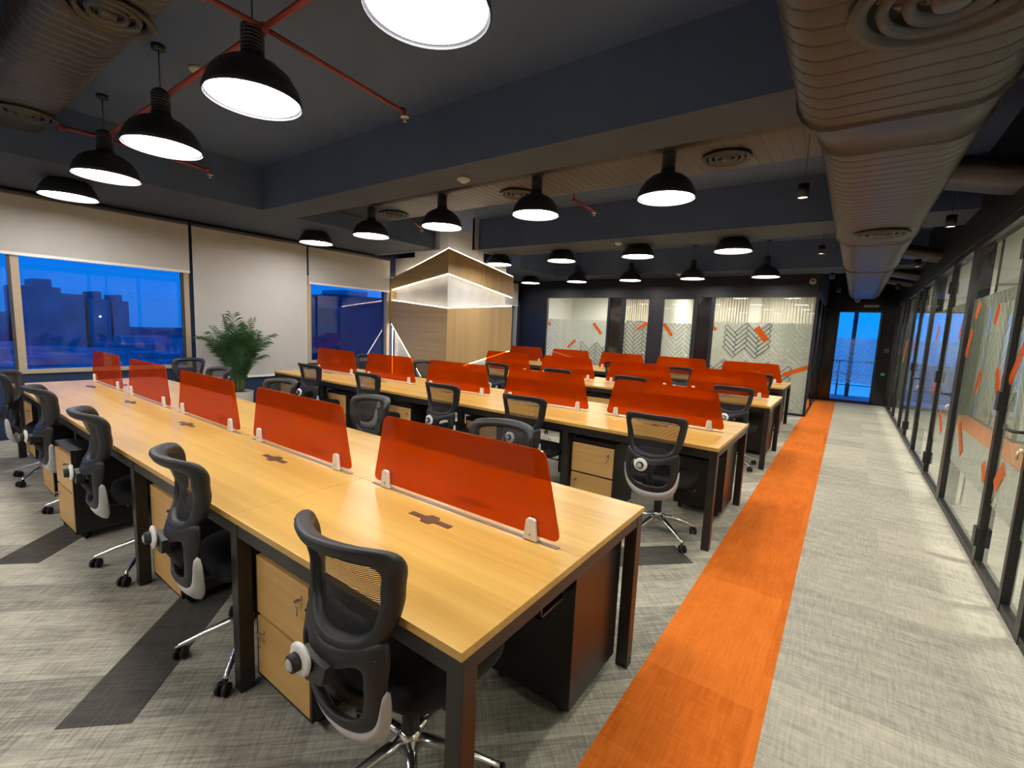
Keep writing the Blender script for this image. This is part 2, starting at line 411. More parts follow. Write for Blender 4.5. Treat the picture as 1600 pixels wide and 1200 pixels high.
# ------------------------------------------------------------ far meeting room front (y = FY)
hd = MB().box(WX, .08, FY-.04, FY+.10, 2.36, CZ)
struct('wall_far', hd, M['header'])
struct('wall_far', MB().box(WX, -6.06, FY-.04, FY+.06, 0, 2.36).box(-4.29, -4.24, FY-.03, FY+.05, 0, 2.36).box(-3.93, -3.86, FY-.03, FY+.05, 0, 2.36)
       .box(-3.215, -2.92, FY-.03, FY+.05, 0, 2.36).box(-2.20, -2.13, FY-.03, FY+.05, 0, 2.36).box(-1.85, -1.785, FY-.03, FY+.05, 0, 2.36)
       .box(.055, .10, FY-.03, FY+.05, 0, 2.42).box(WX, .08, FY-.03, FY+.05, 0, .04), M['header'])
struct('wall_far', MB().box(-4.24, -3.93, FY-.01, FY+.02, .04, 2.36).box(-2.13, -1.85, FY-.01, FY+.02, .04, 2.36), M['blackgloss'])

def clip_poly(poly, x0, x1, z0, z1):
    def cl(ps, f, inter):
        out = []
        for i in range(len(ps)):
            a, b = ps[i-1], ps[i]
            fa, fb = f(a), f(b)
            if fa >= 0 and fb >= 0: out.append(b)
            elif fa >= 0 > fb or fb >= 0 > fa:
                t = fa/(fa-fb); q = (a[0]+(b[0]-a[0])*t, a[1]+(b[1]-a[1])*t); out.append(q)
                if fb >= 0: out.append(b)
        return out
    for f in (lambda p: p[0]-x0, lambda p: x1-p[0], lambda p: p[1]-z0, lambda p: z1-p[1]):
        poly = cl(poly, f, None)
        if len(poly) < 3: return []
    return poly
def herring(x0, x1, z0, z1, L=.30, w=.075, gap=.012):
    """all planks (rotated 45 degrees herringbone) clipped to a rectangle"""
    out = []; c = math.sqrt(.5); n = 4
    R = 14
    ox, oz = (x0+x1)/2, (z0+z1)/2
    for i in range(-60, 60):
        for j in range(-12, 12):
            # lattice of herringbone with ratio n = L/w
            bx = i*w + j*L; bz = i*w - j*L
            for k in (0, 1):
                if k == 0: r = (bx, bx+L, bz, bz+w)
                else: r = (bx-w*0+0, bx+w, bz+w, bz+w+L)
                a = (r[0]+gap/2, r[1]-gap/2, r[2]+gap/2, r[3]-gap/2)
                pts = [(a[0], a[2]), (a[1], a[2]), (a[1], a[3]), (a[0], a[3])]
                q = [(ox+(p[0]-p[1])*c, oz+(p[0]+p[1])*c) for p in pts]
                if max(p[0] for p in q) < x0 or min(p[0] for p in q) > x1 or max(p[1] for p in q) < z0 or min(p[1] for p in q) > z1: continue
                q = clip_poly(q, x0, x1, z0, z1)
                if len(q) >= 3: out.append(q)
    return out
def panelmesh(polys, plane, c0, c1, u0=0):
    """thin solid pieces lying in plane 'y' (u = x) or 'x' (u = y)"""
    mb = MB()
    for q in polys: mb.prism(q, plane, c0, c1)
    return mb
def glass_panel(name, label, plane, c, u0, u1, z0, z1, fz0, fz1, fmat, side, oranges, darkzone=None, door=None, lines=None):
    """side = -1/+1: on which side of the pane the film sits"""
    t = thing(name, label, 'glass door' if door else 'glass panel', (0, 0, 0))
    if plane == 'y': mbp = MB().box(u0, u1, c-.005, c+.005, z0, z1)
    else: mbp = MB().box(c-.005, c+.005, u0, u1, z0, z1)
    mbp.build('glass_pane', M['part_glass'], t)
    a, b = sorted((c+side*.006, c+side*.0075))
    if fmat is not None:
        pl = herring(u0+.005, u1-.005, fz0, fz1)
        panelmesh(pl, plane, a, b).build('frosted_film', fmat, t, fix=False)
        if darkzone:
            for (x0, x1, q0, q1) in darkzone:
                big = herring(u0+.005, u1-.005, fz0, fz1, gap=0.0)
                mb = MB(); a2, b2 = sorted((c-side*.0062, c-side*.0078))
                for q in big:
                    cx = sum(p[0] for p in q)/len(q); cz = sum(p[1] for p in q)/len(q)
                    if not (x0 < cx < x1 and q0 < cz < q1): continue
                    for i in range(len(q)):
                        p, r = Vector(q[i-1]), Vector(q[i]); d = (r-p)
                        if d.length < .02: continue
                        nn = Vector((-d.y, d.x)).normalized()*.0065
                        mb.prism([tuple(p-nn), tuple(r-nn), tuple(r+nn), tuple(p+nn)], plane, a2, b2)
                if mb.v: mb.build('dark_pattern_line', M['dline'], t, fix=False)
        if lines:
            for (x0, x1, q0, q1) in lines:
                big = herring(u0+.005, u1-.005, fz0, fz1, gap=0.0)
                mb = MB(); a2, b2 = sorted((c+side*.0078, c+side*.009))
                for q in big:
                    cx = sum(p[0] for p in q)/len(q); cz = sum(p[1] for p in q)/len(q)
                    if not (x0 < cx < x1 and q0 < cz < q1): continue
                    for i in range(len(q)):
                        p, r = Vector(q[i-1]), Vector(q[i]); d = (r-p)
                        if d.length < .02: continue
                        nn = Vector((-d.y, d.x)).normalized()*.006
                        mb.prism([tuple(p-nn), tuple(r-nn), tuple(r+nn), tuple(p+nn)], plane, a2, b2)
                if mb.v: mb.build('pale_pattern_line', M['frost_line'], t, fix=False)
    for (p0, p1, wd) in oranges:
        p, r = Vector(p0), Vector(p1); d = (r-p).normalized(); nn = Vector((-d.y, d.x))*wd/2
        q = clip_poly([tuple(p-nn), tuple(r-nn), tuple(r+nn), tuple(p+nn)], u0+.004, u1-.004, z0, z1)
        if len(q) >= 3:
            a3, b3 = sorted((c-side*.0081, c-side*.0095))
            MB().prism(q, plane, a3, b3).build('orange_strip', M['ofilm'], t)
    return t
glass_panel('glass_partition', 'wide frosted glass panel with three orange strips, farthest left of the far wall', 'y', FY, -6.06, -4.29, .04, 2.36, .25, 1.80, M['frost'], 1,
            [((-6.05, 1.74), (-5.93, 1.63), .06), ((-4.66, 1.72), (-4.43, 1.46), .075), ((-5.37, 1.06), (-5.15, 1.27), .065)], [(-5.0, -4.3, .3, 1.15)])
dA = glass_panel('glass_door', 'narrow frosted glass door with dark herringbone lines and one orange strip in the far wall', 'y', FY, -3.86, -3.215, .04, 2.33, .25, 1.80, M['frost'], 1,
            [((-3.50, 1.60), (-3.27, 1.77), .075)], [(-4.0, -3.2, .3, 1.75)], door=True)
MB().box(-3.86, -3.83, FY-.03, FY+.03, .04, 2.36).box(-3.245, -3.215, FY-.03, FY+.03, .04, 2.36).box(-3.86, -3.215, FY-.03, FY+.03, 2.32, 2.36).build('door_frame', M['black'], dA)
dB = glass_panel('glass_door', 'narrow frosted glass door with an orange strip and lever handle, right of the dark post', 'y', FY, -2.92, -2.20, .04, 2.33, .25, 1.78, M['frost'], 1,
            [((-2.87, 1.76), (-2.66, 1.49), .075)], None, door=True)
MB().box(-2.92, -2.89, FY-.03, FY+.03, .04, 2.36).box(-2.23, -2.20, FY-.03, FY+.03, .04, 2.36).box(-2.92, -2.20, FY-.03, FY+.03, 2.32, 2.36).build('door_frame', M['black'], dB)
for dd, hx in ((dA, -3.30), (dB, -2.28)):
    MB().tube([(hx, FY-.012, 1.05), (hx, FY-.06, 1.05), (hx-.12, FY-.06, 1.05)], .009, 8).lathe([(0, -.02), (.024, -.02), (.024, 0), (0, 0)], 12, (hx, FY-.008, 1.05), 'y').build('lever_handle', M['chrome'], dd)
glass_panel('glass_partition', 'widest frosted glass panel with dark herringbone patch, beside the corridor corner', 'y', FY, -1.785, .07, .04, 2.40, .02, 1.84, M['frost'], 1,
            [((-1.80, 1.72), (-1.71, 1.66), .07), ((-.93, 1.74), (-.72, 1.47), .12), ((-.36, .80), (.06, .99), .085)], [(-1.5, -.72, 1.18, 1.76), (-1.8, -.2, .62, .92)],
            lines=[(-.5, .07, .8, 1.80)])
# side glass of the meeting room along the corridor
glass_panel('glass_partition', 'frosted glass side panel turning the corner into the corridor beside the orange strip', 'x', .08, FY+.05, 13.3, .04, 2.40, .3, 1.85, M['frost'], -1, [])
struct('trim_8', MB().box(.06, .10, FY, 13.47, 0, .04).box(.06, .10, FY, 13.47, 2.40, 2.46).box(.06, .10, 13.30, 13.47, 0, 2.46).box(.06, .10, 11.7, 11.73, 0, 2.46), M['header'])
struct('wall_right', MB().box(.03, .11, FY, BY, 2.46, CZ), M['header'])
# meeting room interior
struct('wall_far', MB().box(WX, .06, 13.0, 13.1, 0, 2.9).box(WX, WX+.03, FY+.10, 13.0, 0, 2.62), M['white_wall'])
fl = MB()
for (a, b) in [(-3.6, -1.6), (-1.3, .02), (-5.0, -3.9)]:
    k = a
    while k < b-.03:
        fl.box(k, k+.035, 12.955, 13.0, .1, 2.6); k += .07
struct('trim_9', fl, M['flute'])
struct('wall_far', MB().box(-3.05, -2.97, FY+.06, 13.0, 0, 2.7), M['white_wall'])
struct('ceiling', MB().box(WX, .03, FY+.10, 13.1, 2.62, 2.70), M['room_ceiling'])
def ceiling_panel(cx, cy, cz, w, l, label, group=None):
    t = thing('ceiling_light', label, 'ceiling light', (cx, cy, cz), 0, group)
    MB().box(-w/2, w/2, -l/2, l/2, -.012, 0).build('diffuser', M['roomlamp'], t)
    MB().box(-w/2-.02, w/2+.02, -l/2-.02, l/2+.02, -.008, .012).build('light_frame', M['white'], t)
for (x_, lb) in [(-5.3, 'square ceiling light in the far meeting room behind the leftmost frosted panel'), (-3.9, 'square ceiling light in the far meeting room behind the left glass door'),
                 (-2.2, 'square ceiling light in the far meeting room behind the right glass door'), (-.75, 'square ceiling light in the far meeting room behind the widest frosted panel')]:
    ceiling_panel(x_, 11.9, 2.62, .6, .6, lb)

# ------------------------------------------------------------ door wall at the corridor end
struct('wall_far', MB().box(.03, .35, BY, BY+.12, 0, CZ).box(1.25, GX+.15, BY, BY+.12, 0, CZ).box(.35, 1.25, BY, BY+.12, 2.30, CZ), M['blackgloss'])
dr = MB().box(.35, .40, BY-.02, BY+.10, 0, 2.30).box(1.21, 1.25, BY-.02, BY+.10, 0, 2.30).box(.35, 1.25, BY-.02, BY+.10, 2.26, 2.30).box(.35, 1.25, BY-.02, BY+.10, 0, .07)
door1 = struct('door_1', dr, M['black'])
struct('glass_pane', MB().box(.40, 1.21, BY+.02, BY+.03, .07, 2.26), glass('door_glass', (.9, .97, 1), 1.0), parent=door1)
M['frost_blue'] = film('frosted_film_clear', (.55, .60, .66), .62, (.85, .93, 1), .02)
panelmesh(herring(.405, 1.205, .50, 1.62, .32, .08, .012), 'y', BY+.014, BY+.018).build('frosted_film', M['frost_blue'], door1, fix=False)
MB().tube([(1.17, BY-.005, 1.03), (1.17, BY-.05, 1.03), (1.05, BY-.05, 1.03)], .011, 8).build('door_handle', M['chrome'], door1)
tag(MB().box(1.36, 1.46, BY-.03, BY, 1.30, 1.40).build('access_reader', M['frame_dark'], None, .004), 'small access reader on black wall right of the blue-lit door', 'access reader')
eb = thing('exit_button', 'small exit button glowing green on black wall low right of the far door', 'exit button', (1.40, BY-.002, .78))
MB().box(-.05, .05, -.02, 0, -.04, .04).build('button_plate', M['black'], eb)
MB().box(-.035, .035, -.024, -.02, .008, .022).box(-.035, .035, -.024, -.02, -.022, -.008).build('green_light', M['green'], eb)
tag(MB().box(.86, 1.16, BY-.015, BY, 2.385, 2.44).build('door_sign', M['label_grey'], None, .003), 'slim blank grey plate on black wall above the far door', 'sign')
def speaker(x_, y_, z_, label):
    t = thing('ceiling_speaker', label, 'speaker', (x_, y_, z_))
    MB().lathe([(0, -.03), (.045, -.03), (.06, -.012), (.062, 0), (0, 0)], 20, axis='y').build('housing', M['label_grey'], t)
    MB().lathe([(0, -.033), (.018, -.033), (.018, -.03), (0, -.03)], 12, axis='y').build('centre_dot', M['lens'], t)
speaker(-.03, FY-.041, 2.66, 'small round fitting on dark header above the glass corner')
speaker(.72, BY-.001, 2.56, 'small round fitting on black wall above the far door, left of the grey plate')
# outside the far door
struct('floor', MB().box(-1, 3, BY+.12, BY+2.2, -.12, -.02), pbr('balcony_floor', (.34, .42, .5), .6))
tag(MB().box(.70, .80, BY+1.86, BY+1.93, -.02, 3.2).build('balcony_post', M['frame_dark'], None, .004), 'dark upright post outside, seen through top of the blue-lit far door', 'post')
rl = thing('balcony_railing', 'dark railing on balcony outside the blue-lit far door', 'railing', (0, BY+2.0, 0))
MB().tube([(-1, 0, .98), (3, 0, .98)], .02, 8).tube([(-1, 0, .30), (3, 0, .30)], .012, 8).tube([(-1, 0, .62), (3, 0, .62)], .012, 8).build('rail', M['black'], rl)
for px in (-.6, .5, 1.7, 2.9): MB().box(px-.02, px+.02, -.02, .02, -.02, .98).build('post', M['black'], rl)

# ------------------------------------------------------------ right corridor glass wall (x = GX)
posts = [(2.60, .05, .07), (2.97, .035, .045), (3.645, .05, .07), (5.24, .11, .16), (6.38, .04, .06), (7.74, .10, .14), (9.0, .04, .06), (9.95, .10, .14), (11.4, .04, .06), (12.5, .08, .1), (1.35, .05, .07)]
pm = MB()
for (y_, dx, dy) in posts: pm.box(GX-.015, GX+dx, y_, y_+dy, 0, 2.46)
pm.box(GX-.012, GX+.05, YB, BY, 0, .05).box(GX-.012, GX+.05, YB, BY, 2.42, 2.48)
struct('trim_10', pm, M['black'], 0)
struct('wall_right', MB().box(GX-.02, GX+.14, YB, BY, 2.48, CZ), M['header'])
spans = [(-4.5, 1.35), (1.42, 2.60), (2.67, 2.97), (3.015, 3.645), (3.715, 5.24), (5.40, 6.38), (6.44, 7.74), (7.88, 9.0), (9.06, 9.95), (10.09, 11.4), (11.46, 12.5), (12.6, 13.5)]
rlabel = ['glass corridor panel nearest the camera, clear and mostly out of view', 'frosted corridor glass panel near the right picture edge', 'narrow frosted glass strip just before the nearest glass door',
          'nearest frosted glass corridor door with black lever handle', 'frosted corridor glass with two orange strips between nearest and second doors',
          'second frosted glass corridor door, narrow, with black lever', 'frosted corridor glass right after the second glass door', 'third glass corridor door, narrow and far down the aisle',
          'narrow frosted corridor glass just past the third door', 'frosted corridor glass beyond a thick black post far down the aisle', 'frosted corridor glass next to last before the end wall',
          'last corridor glass panel meeting the end wall']
orR = {2: [((2.75, 1.75), (2.95, 1.50), .07)], 3: [((3.25, 1.78), (3.63, 1.30), .07), ((3.42, .76), (3.56, .60), .10)],
       4: [((5.05, 1.67), (5.15, 1.43), .07), ((4.46, 1.32), (4.55, 1.15), .07), ((4.95, .83), (4.70, .60), .08), ((4.22, 1.84), (4.27, 1.70), .07), ((3.98, 1.37), (3.84, 1.18), .08), ((3.93, .68), (3.84, .57), .08), ((4.9, 1.9), (5.0, 1.78), .06)],
       5: [((6.05, .80), (5.78, .62), .07), ((5.5, 1.78), (5.62, 1.60), .06)], 6: [((7.0, 1.76), (7.15, 1.58), .07), ((6.6, 1.1), (6.75, .95), .07)],
       8: [((9.3, 1.7), (9.5, 1.4), .07)], 9: [((10.6, 1.6), (10.9, 1.2), .08)]}
for i, (a, b) in enumerate(spans):
    isdoor = i in (3, 5, 7)
    t = glass_panel('glass_door' if isdoor else 'glass_partition', rlabel[i], 'x', GX+.012, a, b, .05, 2.42, .45, 1.95, M['frost_r'], 1, orR.get(i, []), None, isdoor,
                    lines=[(a, b, .72, 1.02)] if i in (2, 3, 4) else None)
    if isdoor:
        hy = a+(.07 if i == 3 else .12)
        MB().tube([(GX, hy, 1.04), (GX-.055, hy, 1.04), (GX-.060, hy+.15, 1.035), (GX-.050, hy+.19, 1.05)], .010, 8).lathe([(0, -.01), (.026, -.01), (.026, .004), (0, .004)], 14, (GX+.004, hy, 1.04), 'x').build('lever_handle', M['black'], t)
        MB().lathe([(0, -.02), (.017, -.02), (.017, .004), (0, .004)], 12, (GX+.004, hy, .93), 'x').tube([(GX-.02, hy, .93), (GX-.024, hy, .88)], .006, 6).build('key_lock', M['brass'], t)
        for hz in (.15, 1.10, 2.10):
            MB().box(GX-.034, GX-.012, b-.025, b+.055, hz, hz+.13).build('hinge', M['black'], t, .004)
# rooms behind the corridor glass
struct('wall_right', MB().box(4.9, 5.05, YB, BY, 0, 2.75), M['white_wall'])
struct('wall_right', MB().box(GX+.16, 4.9, 5.27, 5.37, 0, 2.72).box(GX+.16, 4.9, 9.98, 10.08, 0, 2.72).box(GX+.16, 4.9, BY, BY+.1, 0, 2.75).box(GX+.16, 4.9, 7.76, 7.86, 0, 2.72).box(GX+.16, 4.9, 1.37, 1.47, 0, 2.72), M['white_wall'])
struct('trim_11', MB().box(4.87, 4.9, YB, BY, 2.08, 2.11).box(4.87, 4.9, YB, BY, 1.62, 1.65).box(GX+.16, 4.9, 5.26, 5.27, 2.08, 2.10).box(GX+.16, 4.9, 9.97, 9.98, 2.08, 2.10).box(2.6, 2.62, 5.255, 5.27, 0, 2.7).box(3.6, 3.62, 5.255, 5.27, 0, 2.7), M['label_grey'])
struct('ceiling', MB().box(GX+.14, 5.05, YB, BY, 2.72, 2.80), M['room_ceiling'])
rb = [(2.75, 3.6, 'round ceiling light in room behind the nearest glass door'), (2.6, 6.4, 'round ceiling light in room behind the second glass door'),
      (2.7, 8.9, 'round ceiling light in room behind the third glass door'), (2.75, .4, 'round ceiling light in room nearest the camera behind corridor glass'), (2.7, 11.8, 'round ceiling light in last room of the corridor')]
for (x_, y_, lb) in rb:
    t = thing('ceiling_light', lb, 'ceiling light', (x_, y_, 2.72))
    MB().lathe([(0, -.05), (.26, -.05), (.26, -.045)], 28).build('diffuser', M['roomlamp2'], t)
    MB().lathe([(.26, -.052), (.275, -.045), (.275, 0), (0, 0)], 28).build('light_rim', M['white'], t)

# ------------------------------------------------------------ feature column
CX1, CY0, CY1 = -5.35, 5.45, 7.47
struct('wall_left', MB().box(WX, -5.47, 5.57, 7.35, 0, SZ).box(-6.39, -5.49, 5.58, 6.6, SZ, CZ), M['plaster'])
col = thing('feature_column', 'oak clad column with folded bands and glowing light lines by the windows', 'column', (0, 0, 0))
T = .04
yl = lambda pts, m, nm: MB().prism(pts, 'y', CY0, CY0+T).build(nm, m, col)
xr = lambda pts, m, nm: MB().prism(pts, 'x', CX1-T, CX1).build(nm, m, col)
# left face polygons are (x, z); right face polygons are (y, z)
yl([(WX, 2.18), (CX1-T, 2.443), (CX1-T, 2.873), (WX, 2.39)], M['wallwoodX'], 'wood_band')
xr([(CY0, 2.45), (CY1, 2.17), (CY1, 2.60), (CY0, 2.885)], M['wallwoodZ'], 'wood_band')
yl([(WX+1.38, .0), (CX1-T, 0), (CX1-T, 1.8137), (WX, 1.955), (WX, 1.53), (WX+.0, 1.53)], M['wallwoodX'], 'wood_panel')
xr([(CY0, 0), (CY0+.08, 0), (CY0+.08, .685), (7.0, .945), (CY1, 1.03), (CY1, 1.97), (CY0, 1.81)], M['wallwoodZ'], 'wood_panel')
def led(p, q, wd=.012, m='led', nm='light_line'):
    MB().tube([p, q], wd*.24, 6).build(nm, M[m], col)
e_ = .018
led((WX+.03, CY0+.025, 2.405), (CX1-.02, CY0+.025, 2.90)); led((CX1-.025, CY0+.02, 2.90), (CX1-.025, CY1, 2.615))
led((WX+.03, CY0+.03, 2.165), (CX1-.02, CY0+.03, 2.436)); led((CX1-.03, CY0+.03, 2.436), (CX1-.03, CY1, 2.158))
led((WX+.03, CY0+.03, 1.967), (CX1-.02, CY0+.03, 1.824)); led((CX1-.03, CY0+.03, 1.824), (CX1-.03, CY1, 1.984))
led((WX+.055, CY0+.02, 1.40), (WX+.055, CY0+.02, .1)); led((WX+.02, CY0+.015, 1.49), (WX+1.335, CY0+.015, .03))
led((CX1-.02, 5.95, .738), (CX1-.02, 7.0, .925)); led((CX1-.02, 7.0, .925), (CX1-.02, 7.45, 1.005))
MB().box(WX, WX+.04, CY0-.02, CY0+.10, 1.54, 2.42).build('edge_trim', M['wallwoodX'], col)

# ================================================================== DUCTS AND SERVICES
def rrect(w, h, r, n=5):
    out = []
    for (cx, cz, a0) in [(w/2-r, h/2-r, 0), (-w/2+r, h/2-r, PI/2), (-w/2+r, -h/2+r, PI), (w/2-r, -h/2+r, 1.5*PI)]:
        for k in range(n+1):
            a = a0+PI/2*k/n; out.append((cx+r*math.cos(a), cz+r*math.sin(a)))
    return out
def ribbed(secs, axis, pitch, groove=.0045):
    """secs: list of (s, centre_u, centre_z, w, h, rib?)"""
    mb = MB(); rings = []
    def ring(s, u, z, w, h, r):
        pts = rrect(w, h, r); 
        return [((u+p[0], s, z+p[1]) if axis == 'y' else (s, u+p[0], z+p[1])) for p in pts]
    stations = []
    for i in range(len(secs)-1):
        a, b = secs[i], secs[i+1]; L = b[0]-a[0]
        if a[5]:
            k = 0.0
            while k < L-1e-6:
                for (o, g) in ((0, groove), (.006, 0), (.014, -.0005), (pitch-.014, -.0005), (pitch-.006, 0)):
                    if k+o < L: stations.append((a, b, (k+o)/L, g))
                k += pitch
        else:
            for o in (0, .02, .03, L-.03, L-.02): stations.append((a, b, o/L, -.010 if o in (0, .02) or o == L-.02 else 0))
    stations.append((secs[-2], secs[-1], 1.0, 0))
    vs = []; n = None
    for (a, b, t, g) in stations:
        q = [a[j]+(b[j]-a[j])*t for j in range(5)]
        rr = ring(q[0], q[1], q[2], q[3]-2*g, q[4]-2*g, min(.16, q[4]*.42)); n = len(rr); vs += rr
    fs = []
    m_ = len(stations)
    for i in range(m_-1):
        for k in range(n): fs.append((i*n+k, i*n+(k+1) % n, (i+1)*n+(k+1) % n, (i+1)*n+k))
    mb.add(vs, fs, True); mb.add(vs, [tuple(range(n)), tuple(range((m_-1)*n, m_*n))[::-1]])
    return mb
def diffuser(x_, y_, z_, rad, label, group='round air diffusers'):
    t = thing('air_diffuser', label, 'air vent', (x_, y_, z_), 0)
    MB().lathe([(rad*1.0, .012), (rad*1.04, 0), (rad*1.0, -.012), (rad*.86, -.006), (rad*.82, .012)], 36).build('outer_ring', M['duct'], t)
    MB().lathe([(rad*.74, .012), (rad*.70, -.012), (rad*.60, .004), (rad*.60, .012)], 32).lathe([(rad*.48, .012), (rad*.44, -.014), (rad*.34, .004), (rad*.34, .012)], 28).lathe([(rad*.22, .012), (rad*.18, -.016), (0, -.016)], 20).build('cone_rings', M['duct2'], t)
    MB().lathe([(0, .011), (rad*.98, .011), (rad*.98, .013)], 28).build('back_plate', M['lens'], t)
d1 = ribbed([(-3.0, .715, 2.76, .76, .52, True), (1.95, .715, 2.76, .76, .52, False), (2.38, .745, 2.755, .68, .51, True), (5.15, .755, 2.75, .67, .50, False),
             (5.30, .765, 2.75, .65, .49, True), (7.6, .785, 2.75, .64, .48, False), (7.75, .79, 2.75, .62, .46, True), (12.9, .83, 2.75, .60, .44, True)], 'y', .105)
tag(d1.build('air_duct', M['duct'], fix=False), 'huge ribbed brown-grey air duct running above the corridor', 'air duct')
d2 = ribbed([(-5.45, .02, 3.13, .46, .26, True), (.34, .02, 3.13, .46, .26, True)], 'x', .09)
tag(d2.build('air_duct', M['duct2'], fix=False), 'flat ribbed grey air duct above the front desk row at top left', 'air duct')
d3 = ribbed([(-5.25, 3.52, 3.13, .84, .26, True), (.34, 3.52, 3.13, .84, .26, True)], 'x', .09)
tag(d3.build('air_duct', M['duct2'], fix=False), 'flat ribbed grey air duct between the two ceiling beams', 'air duct')
for (x_, y_, z_, r_, lb) in [(-4.69, .05, 3.0, .19, 'round air vent in top left duct nearer the windows'), (-2.53, .05, 3.0, .19, 'round air vent at top left edge of the picture under the duct'),
                             (-.33, 3.52, 3.0, .19, 'round air vent behind the first pendant lamp of the second row'), (-2.49, 3.56, 3.0, .19, 'round air vent behind the second pendant lamp of the second row'),
                             (-4.57, 3.56, 3.0, .19, 'round air vent in ceiling duct left of the feature column'), (.79, 1.10, 2.50, .24, 'big round air vent under the corridor duct at top right'),
                             (.79, 4.62, 2.50, .20, 'flat round air vent under the far half of the corridor duct')]:
    diffuser(x_, y_, z_-.014, r_, lb)
# curved branch ducts to the rooms on the right
for i, (y_, w_) in enumerate([(4.0, .46), (7.6, .42), (9.9, .36), (11.1, .30)]):
    sec = []
    for k in range(9):
        t_ = k/8; x_ = 1.00+t_*.60; z_ = 2.78 - .10*(.5-.5*math.cos(PI*t_)); sec.append((x_, z_))
    vs = []; fs = []
    for (x_, z_) in sec: vs += [(x_, y_-w_/2, z_-.05), (x_, y_+w_/2, z_-.05), (x_, y_+w_/2, z_+.07), (x_, y_-w_/2, z_+.07)]
    for k in range(8):
        for j in range(4): fs.append((k*4+j, k*4+(j+1) % 4, (k+1)*4+(j+1) % 4, (k+1)*4+j))
    fs += [(0, 1, 2, 3), (32, 33, 34, 35)]
    tag(MB().add(vs, fs, True).build('branch_duct', M['duct'], None), ['nearest wavy branch duct from corridor duct to the glass rooms', 'second wavy branch duct along the corridor ceiling',
        'third wavy branch duct far along the corridor ceiling', 'farthest small branch duct near the corridor end'][i], 'air duct')

# sprinkler pipes
def pipe(path, r, label, heads=(), name='sprinkler_pipe'):
    t = thing(name, label, 'pipe', (0, 0, 0))
    MB().tube(path, r, 10).build('pipe_run', M['pipe'], t)
    for p in path: 
        MB().lathe([(0, -r*1.5), (r*1.35, -r*1.5), (r*1.35, r*1.5), (0, r*1.5)], 12, p).build('fitting', M['pipe'], t)
    if len(path) == 2 and path[0][2] < 2.99:
        MB().tube([path[0], (path[0][0], path[0][1], CZ)], .005, 6).build('hanger_rod', M['black'], t)
    for (hx, hy, hz) in heads:
        MB().tube([(hx, hy, hz+.05), (hx, hy, hz)], .008, 8).build('drop_pipe', M['pipe'], t)
        h = MB().lathe([(.0, 0), (.030, -.002), (.030, -.006), (0, -.008)], 16, (hx, hy, hz)).tube([(hx, hy, hz-.006), (hx, hy, hz-.03)], .006, 6).lathe([(0, -.03), (.014, -.03), (.014, -.034), (0, -.034)], 12, (hx, hy, hz)).build('sprinkler_head', M['brass'], t)
pipe([(.3, .55, 3.0), (-2.0, .55, 3.0), (-4.75, .55, 3.0), (-4.80, .28, 3.0)], .016, 'long red sprinkler pipe above the front desk row', [])
pipe([(-1.97, .55, 3.0), (-2.07, 1.56, 3.0)], .013, 'red sprinkler branch pipe ending at a white head between the top lamps', [(-2.07, 1.58, 2.97)])
pipe([(-1.97, .55, 3.0), (-1.97, .26, 3.0)], .014, 'short red sprinkler stub near the top edge of the picture', [])
pipe([(-4.78, .55, 3.0), (-4.9, 1.40, 3.0)], .014, 'thin red sprinkler branch ending behind the left lamp row', [(-4.9, 1.42, 2.96)])
pipe([(-2.02, 3.99, 2.97), (-2.02, 4.52, 2.97)], .014, 'short red sprinkler pipe between lamps in front of second beam', [(-2.03, 4.53, 2.95)])
pipe([(-4.62, 3.97, 2.97), (-4.86, 4.33, 2.97)], .014, 'short red sprinkler pipe left of the feature column', [(-4.87, 4.34, 2.95)])
def detector(x_, y_, z_, label):
    t = thing('smoke_detector', label, 'smoke detector', (x_, y_, z_))
    MB().lathe([(0, -.034), (.028, -.034), (.040, -.022), (.055, -.018), (.058, 0), (0, 0)], 24).build('detector_body', M['grey'], t)
    MB().lathe([(.020, -.035), (.022, -.037), (.024, -.035)], 16).build('sensor_ring', M['white'], t)
detector(-2.24, 2.40, SZ, 'white smoke detector under the first ceiling beam')
detector(-2.18, 5.66, SZ, 'white smoke detector under the second ceiling beam')
detector(-2.40, 9.35, SZ, 'white smoke detector on far beam above the glass doors')
detector(-3.42, .78, CZ, 'white smoke detector on ceiling between the two top left lamps')

# ------------------------------------------------------------ pendant lamps
def make_lamp(loc, label):
    t = thing('pendant_lamp', label, 'pendant lamp', loc, 0, 'black dome pendant lamps above the desks')
    pr = [(.232, 0), (.236, .004), (.232, .03), (.215, .08), (.180, .135), (.130, .175), (.075, .20), (.060, .215), (.056, .235)]
    inner = [(r-.004, h) for (r, h) in pr if h > .0][::-1]
    MB().lathe(pr+[(.052, .235)]+inner+[(.230, .0)], 40).build('dome_shade', M['lampshade'], t)
    nk = [(.052, .232)]
    for k in range(7): nk += [(.056, .236+k*.018), (.056, .248+k*.018), (.047, .249+k*.018), (.047, .253+k*.018)]
    nk += [(.050, .365), (.030, .385), (.008, .395), (0, .395)]
    MB().lathe(nk, 24).build('lamp_neck', M['lampshade'], t)
    MB().lathe([(0, .012), (.215, .012), (.220, .016)], 40).build('diffuser', M['lamp'], t)
    top = (SZ if loc[0] < -5.28 and loc[1] < 4.7 else CZ)-loc[2]
    MB().tube([(0, 0, .39), (0, 0, top)], .004, 6).lathe([(0, top-.03), (.04, top-.03), (.04, top), (0, top)], 16).build('hanging_cord', M['lampshade'], t)
    return t
